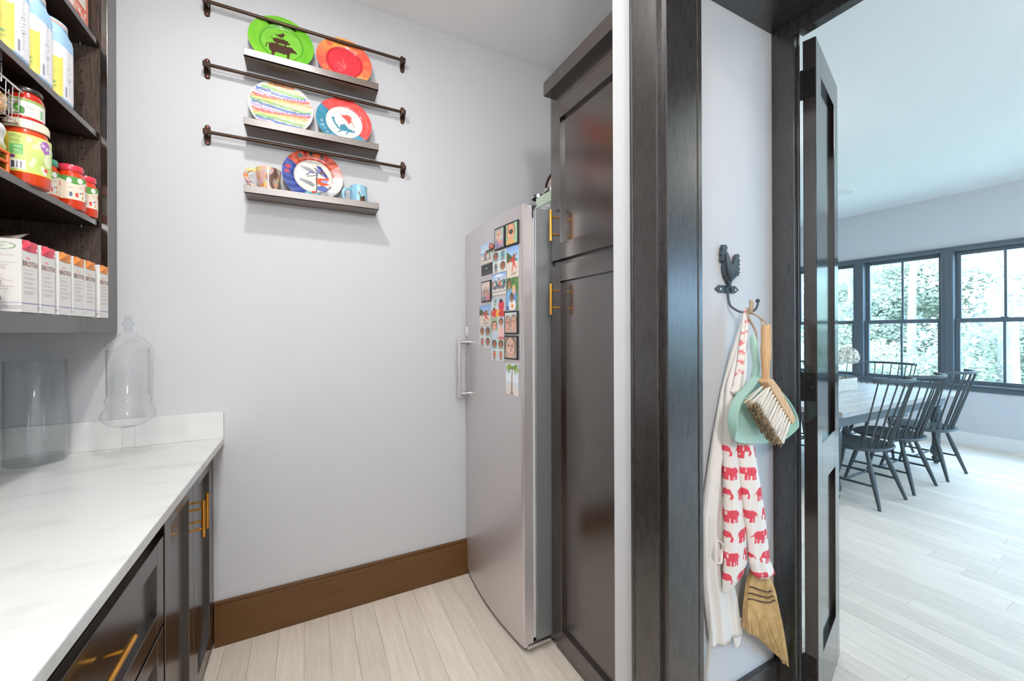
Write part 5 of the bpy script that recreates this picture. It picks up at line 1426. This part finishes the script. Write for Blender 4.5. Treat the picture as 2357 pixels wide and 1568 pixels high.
dup(c0, (4.806, 1.707, 0), 0, 'dark spindle chair on the near table side, middle of the three')
dup(c0, (5.492, 1.695, 0), 0, 'dark spindle chair on the near table side, closest to the windows')
dup(c0, (5.94, 2.21, 0), math.radians(90), 'dark spindle chair at the window end of the table')
dup(c0, (4.25, 2.56, 0), math.radians(180), 'dark spindle chair on the far table side, mostly hidden by the door')
dup(c0, (4.95, 2.56, 0), math.radians(180), 'dark spindle chair on the far table side behind the flower box')
dup(c0, (5.50, 2.58, 0), math.radians(180), 'dark spindle chair on the far table side nearest the windows')

# flower box on the table
t = thing('flower_box', 'whitewashed wooden flower box with white hydrangeas on the table', 'planter', (4.93, 2.24, TZ))
mw = add_noise(mat('whitewash', rough=.7), (3, 20, 20), 6, 6, (222, 216, 202), (176, 168, 154))
fb = MB().box(4.50, 5.37, 2.17, 2.182, TZ, TZ + .125).box(4.50, 5.37, 2.308, 2.32, TZ, TZ + .125).box(4.50, 4.512, 2.182, 2.308, TZ, TZ + .125).box(5.358, 5.37, 2.182, 2.308, TZ, TZ + .125).box(4.512, 5.358, 2.182, 2.308, TZ, TZ + .01)
obj('box', fb, mw, t, bevel=.002)
obj('soil', MB().box(4.513, 5.357, 2.183, 2.307, TZ + .01, TZ + .10), mat('soil', (90, 84, 76), .95), t)
def flowerhead(c, r, seed):
    rf = random.Random(seed); mb = MB()
    for k in range(220):
        zz = rf.uniform(-.7, 1); an = rf.random() * 6.283; q = math.sqrt(1 - zz * zz)
        n_ = Vector((q * math.cos(an), q * math.sin(an), zz)); p = Vector(c) + n_ * r * rf.uniform(.82, 1.0)
        a = n_.orthogonal().normalized(); b = n_.cross(a); s_ = r * .17; ro = rf.random() * 1.57
        a, b = a * math.cos(ro) + b * math.sin(ro), b * math.cos(ro) - a * math.sin(ro)
        for d_ in (a, b, -a, -b):
            e = n_.cross(d_)
            m_ = len(mb.v); mb.v += [tuple(p), tuple(p + d_ * s_ * .6 + e * s_ * .42 + n_ * .004), tuple(p + d_ * s_ + n_ * .002), tuple(p + d_ * s_ * .6 - e * s_ * .42 + n_ * .004)]
            mb.f.append((m_, m_ + 1, m_ + 2, m_ + 3))
    return mb
for k, (c, r) in enumerate([((5.33, 2.24, 1.115), .105), ((5.10, 2.26, 1.09), .085), ((4.90, 2.23, 1.12), .1), ((4.68, 2.25, 1.08), .09)]):
    st_ = obj('stem', MB().tube([(c[0] - .06, c[1], TZ + .09), (c[0] - .03, c[1], TZ + .2), c], .004, 6), M_STEMG, t, True)
    o = obj('hydrangea', flowerhead(c, r, k), M_FLOWER, st_, fix=False); o['kind'] = 'stuff'
rf = random.Random(9)
for base, tip in (((5.05, 2.24, TZ + .09), (5.36, 2.24, 1.50)), ((5.0, 2.25, TZ + .09), (5.12, 2.28, 1.42))):
    base, tip = Vector(base), Vector(tip); tw = MB().tube([base, base.lerp(tip, .5) + Vector((-.03, 0, .03)), tip], [.003, .0025, .0012], 6)
    s_ = obj('twig', tw, M_STEMG, t, True); lv = MB()
    for k in range(26):
        p = base.lerp(tip, rf.uniform(.35, 1.0)) + Vector((rf.uniform(-.05, .05), rf.uniform(-.03, .03), rf.uniform(-.02, .03)))
        a = Vector((rf.uniform(-1, 1), rf.uniform(-.4, .4), rf.uniform(-.5, .8))).normalized(); b = a.orthogonal().normalized(); L_ = rf.uniform(.014, .03)
        m_ = len(lv.v); lv.v += [tuple(p), tuple(p + a * L_ * .5 + b * L_ * .28), tuple(p + a * L_), tuple(p + a * L_ * .5 - b * L_ * .28)]; lv.f.append((m_, m_ + 1, m_ + 2, m_ + 3))
    o = obj('twig_leaves', lv, M_LEAF, s_, fix=False); o['kind'] = 'stuff'

# ================================================================== OUTSIDE: wooded slope
gm = MB().sheet(lambda a, b: (-4 + 38 * a, -18 + 44 * b, -.9 + max(0, -4 + 38 * a - WX - 3.6) * .22 + .10 * math.sin(9 * a + 7 * b)), 40, 40)
g_ = obj('ground', gm, M_GROUND); g_['kind'] = 'structure'
def gz(x): return -.9 + max(0, x - WX - .6 - 3) * .22
def leaves(spec, seed, size):
    r = np.random.default_rng(seed)
    V, F_ = [], []
    for (cx_, cy_, cz_, rx, ry, rz, n) in spec:
        d = r.normal(size=(n, 3)); d /= np.linalg.norm(d, axis=1)[:, None]
        p = np.array((cx_, cy_, cz_)) + d * np.array((rx, ry, rz)) * (r.random((n, 1)) ** .4)
        a = r.normal(size=(n, 3)) * np.array((1, 1, .45)); a /= np.linalg.norm(a, axis=1)[:, None]
        b = np.cross(a, r.normal(size=(n, 3)) * np.array((.4, .4, 1))); b /= np.linalg.norm(b, axis=1)[:, None]
        s = size * (.6 + .8 * r.random((n, 1)))
        q = np.stack([p - a * s * .5, p + b * s * .36 , p + a * s * .55, p - b * s * .36], 1)
        V.append(q.reshape(-1, 3))
    V = np.concatenate(V); n = len(V) // 4
    mb = MB(); mb.v = V.tolist(); mb.f = np.arange(4 * n).reshape(n, 4).tolist()
    return mb
def tree(k, x, y, h, spread, label, lm, seed, bare=False, tr=.13):
    z0 = gz(x); r = random.Random(seed)
    t = thing('woodland_tree', label, 'tree', (x, y, z0 - .05), group='trees outside the windows')
    lean = r.uniform(-.2, .2)
    obj('trunk', MB().tube([(x, y, z0 - .1), (x + .1 * lean, y + lean * .4, z0 + h * .4), (x, y + lean, z0 + h * .75), (x, y + lean, z0 + h)], [tr, tr * .85, tr * .6, tr * .25], 12), M_BARK, t, True)
    br = MB(); sp = []
    nb_ = 13 if bare else 10
    for i in range(nb_):
        z = z0 + h * r.uniform(.10 if not bare else .25, .95); an = r.uniform(0, 6.28); L_ = spread * r.uniform(.5, 1.1)
        q = Vector((math.cos(an) * L_, math.sin(an) * L_, r.uniform(-.1, .5) * L_)); p = Vector((x, y + lean * .5, z))
        br.tube([p, p + q * .5 + Vector((0, 0, .12)), p + q], [tr * .22, tr * .13, tr * .04], 6)
        for j in range(3):
            w_ = p + q * r.uniform(.4, .9); e = Vector((r.uniform(-1, 1), r.uniform(-1, 1), r.uniform(-.3, .7))) * L_ * .45
            br.tube([w_, w_ + e * .5 + Vector((0, 0, .05)), w_ + e], [tr * .09, tr * .06, tr * .02], 5)
            if bare: continue
        c_ = p + q * .8
        sp.append((c_.x, c_.y, c_.z, spread * .5, spread * .55, spread * .30, 700 if bare else 1700))
    obj('branches', br, M_BARK, t, True)
    o = obj('foliage', leaves(sp, seed, .078), lm, t, fix=False); o['kind'] = 'stuff'
LB = ['leafy tree outside behind the left dining window', 'leafy tree outside behind the middle dining window', 'pale trunked tree outside the right dining window', 'bushy young tree outside below the middle window',
      'tall tree farther up the wooded slope on the left', 'tall tree farther up the wooded slope in the middle', 'tall tree farther up the wooded slope on the right', 'dense shrub low outside the right window', 'dense shrub low outside the left window',
      'leafy tree outside hidden mostly by the wall', 'far tree at the right edge of the windows', 'far bushy tree in the gap between trunks',
      'unseen leafy tree added outside the short dining wall, nearer the corner', 'unseen leafy tree added outside the short dining wall, in the middle', 'unseen leafy tree added outside the short dining wall, farthest along']
TR = [(13.5, 5.6, 5.5, 1.5, 0, M_LEAF1), (13.0, 4.2, 4.6, 1.5, 0, M_LEAF1), (12.4, 2.55, 6.0, 1.5, 1, M_LEAF1), (14.5, 3.6, 3.4, 1.3, 0, M_LEAF1), (18.5, 7.4, 6.5, 2.2, 0, M_LEAF2), (18.0, 5.2, 6.5, 2.2, 0, M_LEAF2), (17.5, 3.1, 6.0, 2.0, 0, M_LEAF2),
      (15.0, 2.4, 2.6, 1.2, 0, M_LEAF1), (15.0, 5.4, 2.6, 1.3, 0, M_LEAF1), (13.5, 7.4, 5.0, 1.7, 0, M_LEAF1), (16.5, 1.2, 5.0, 1.9, 0, M_LEAF2), (20.5, 4.2, 7.0, 2.6, 0, M_LEAF2),
      (7.0, -9.5, 5.0, 1.9, 0, M_LEAF1), (10.0, -11.0, 5.5, 2.1, 0, M_LEAF2), (4.0, -11.5, 5.0, 1.9, 0, M_LEAF1)]  # unseen trees, added to dim the sky mirrored in the jamb
for k, (x, y, h, s_, bare, lm) in enumerate(TR): tree(k, x, y, h, s_, LB[k], lm, 40 + k, bool(bare), .16 if bare else .1)
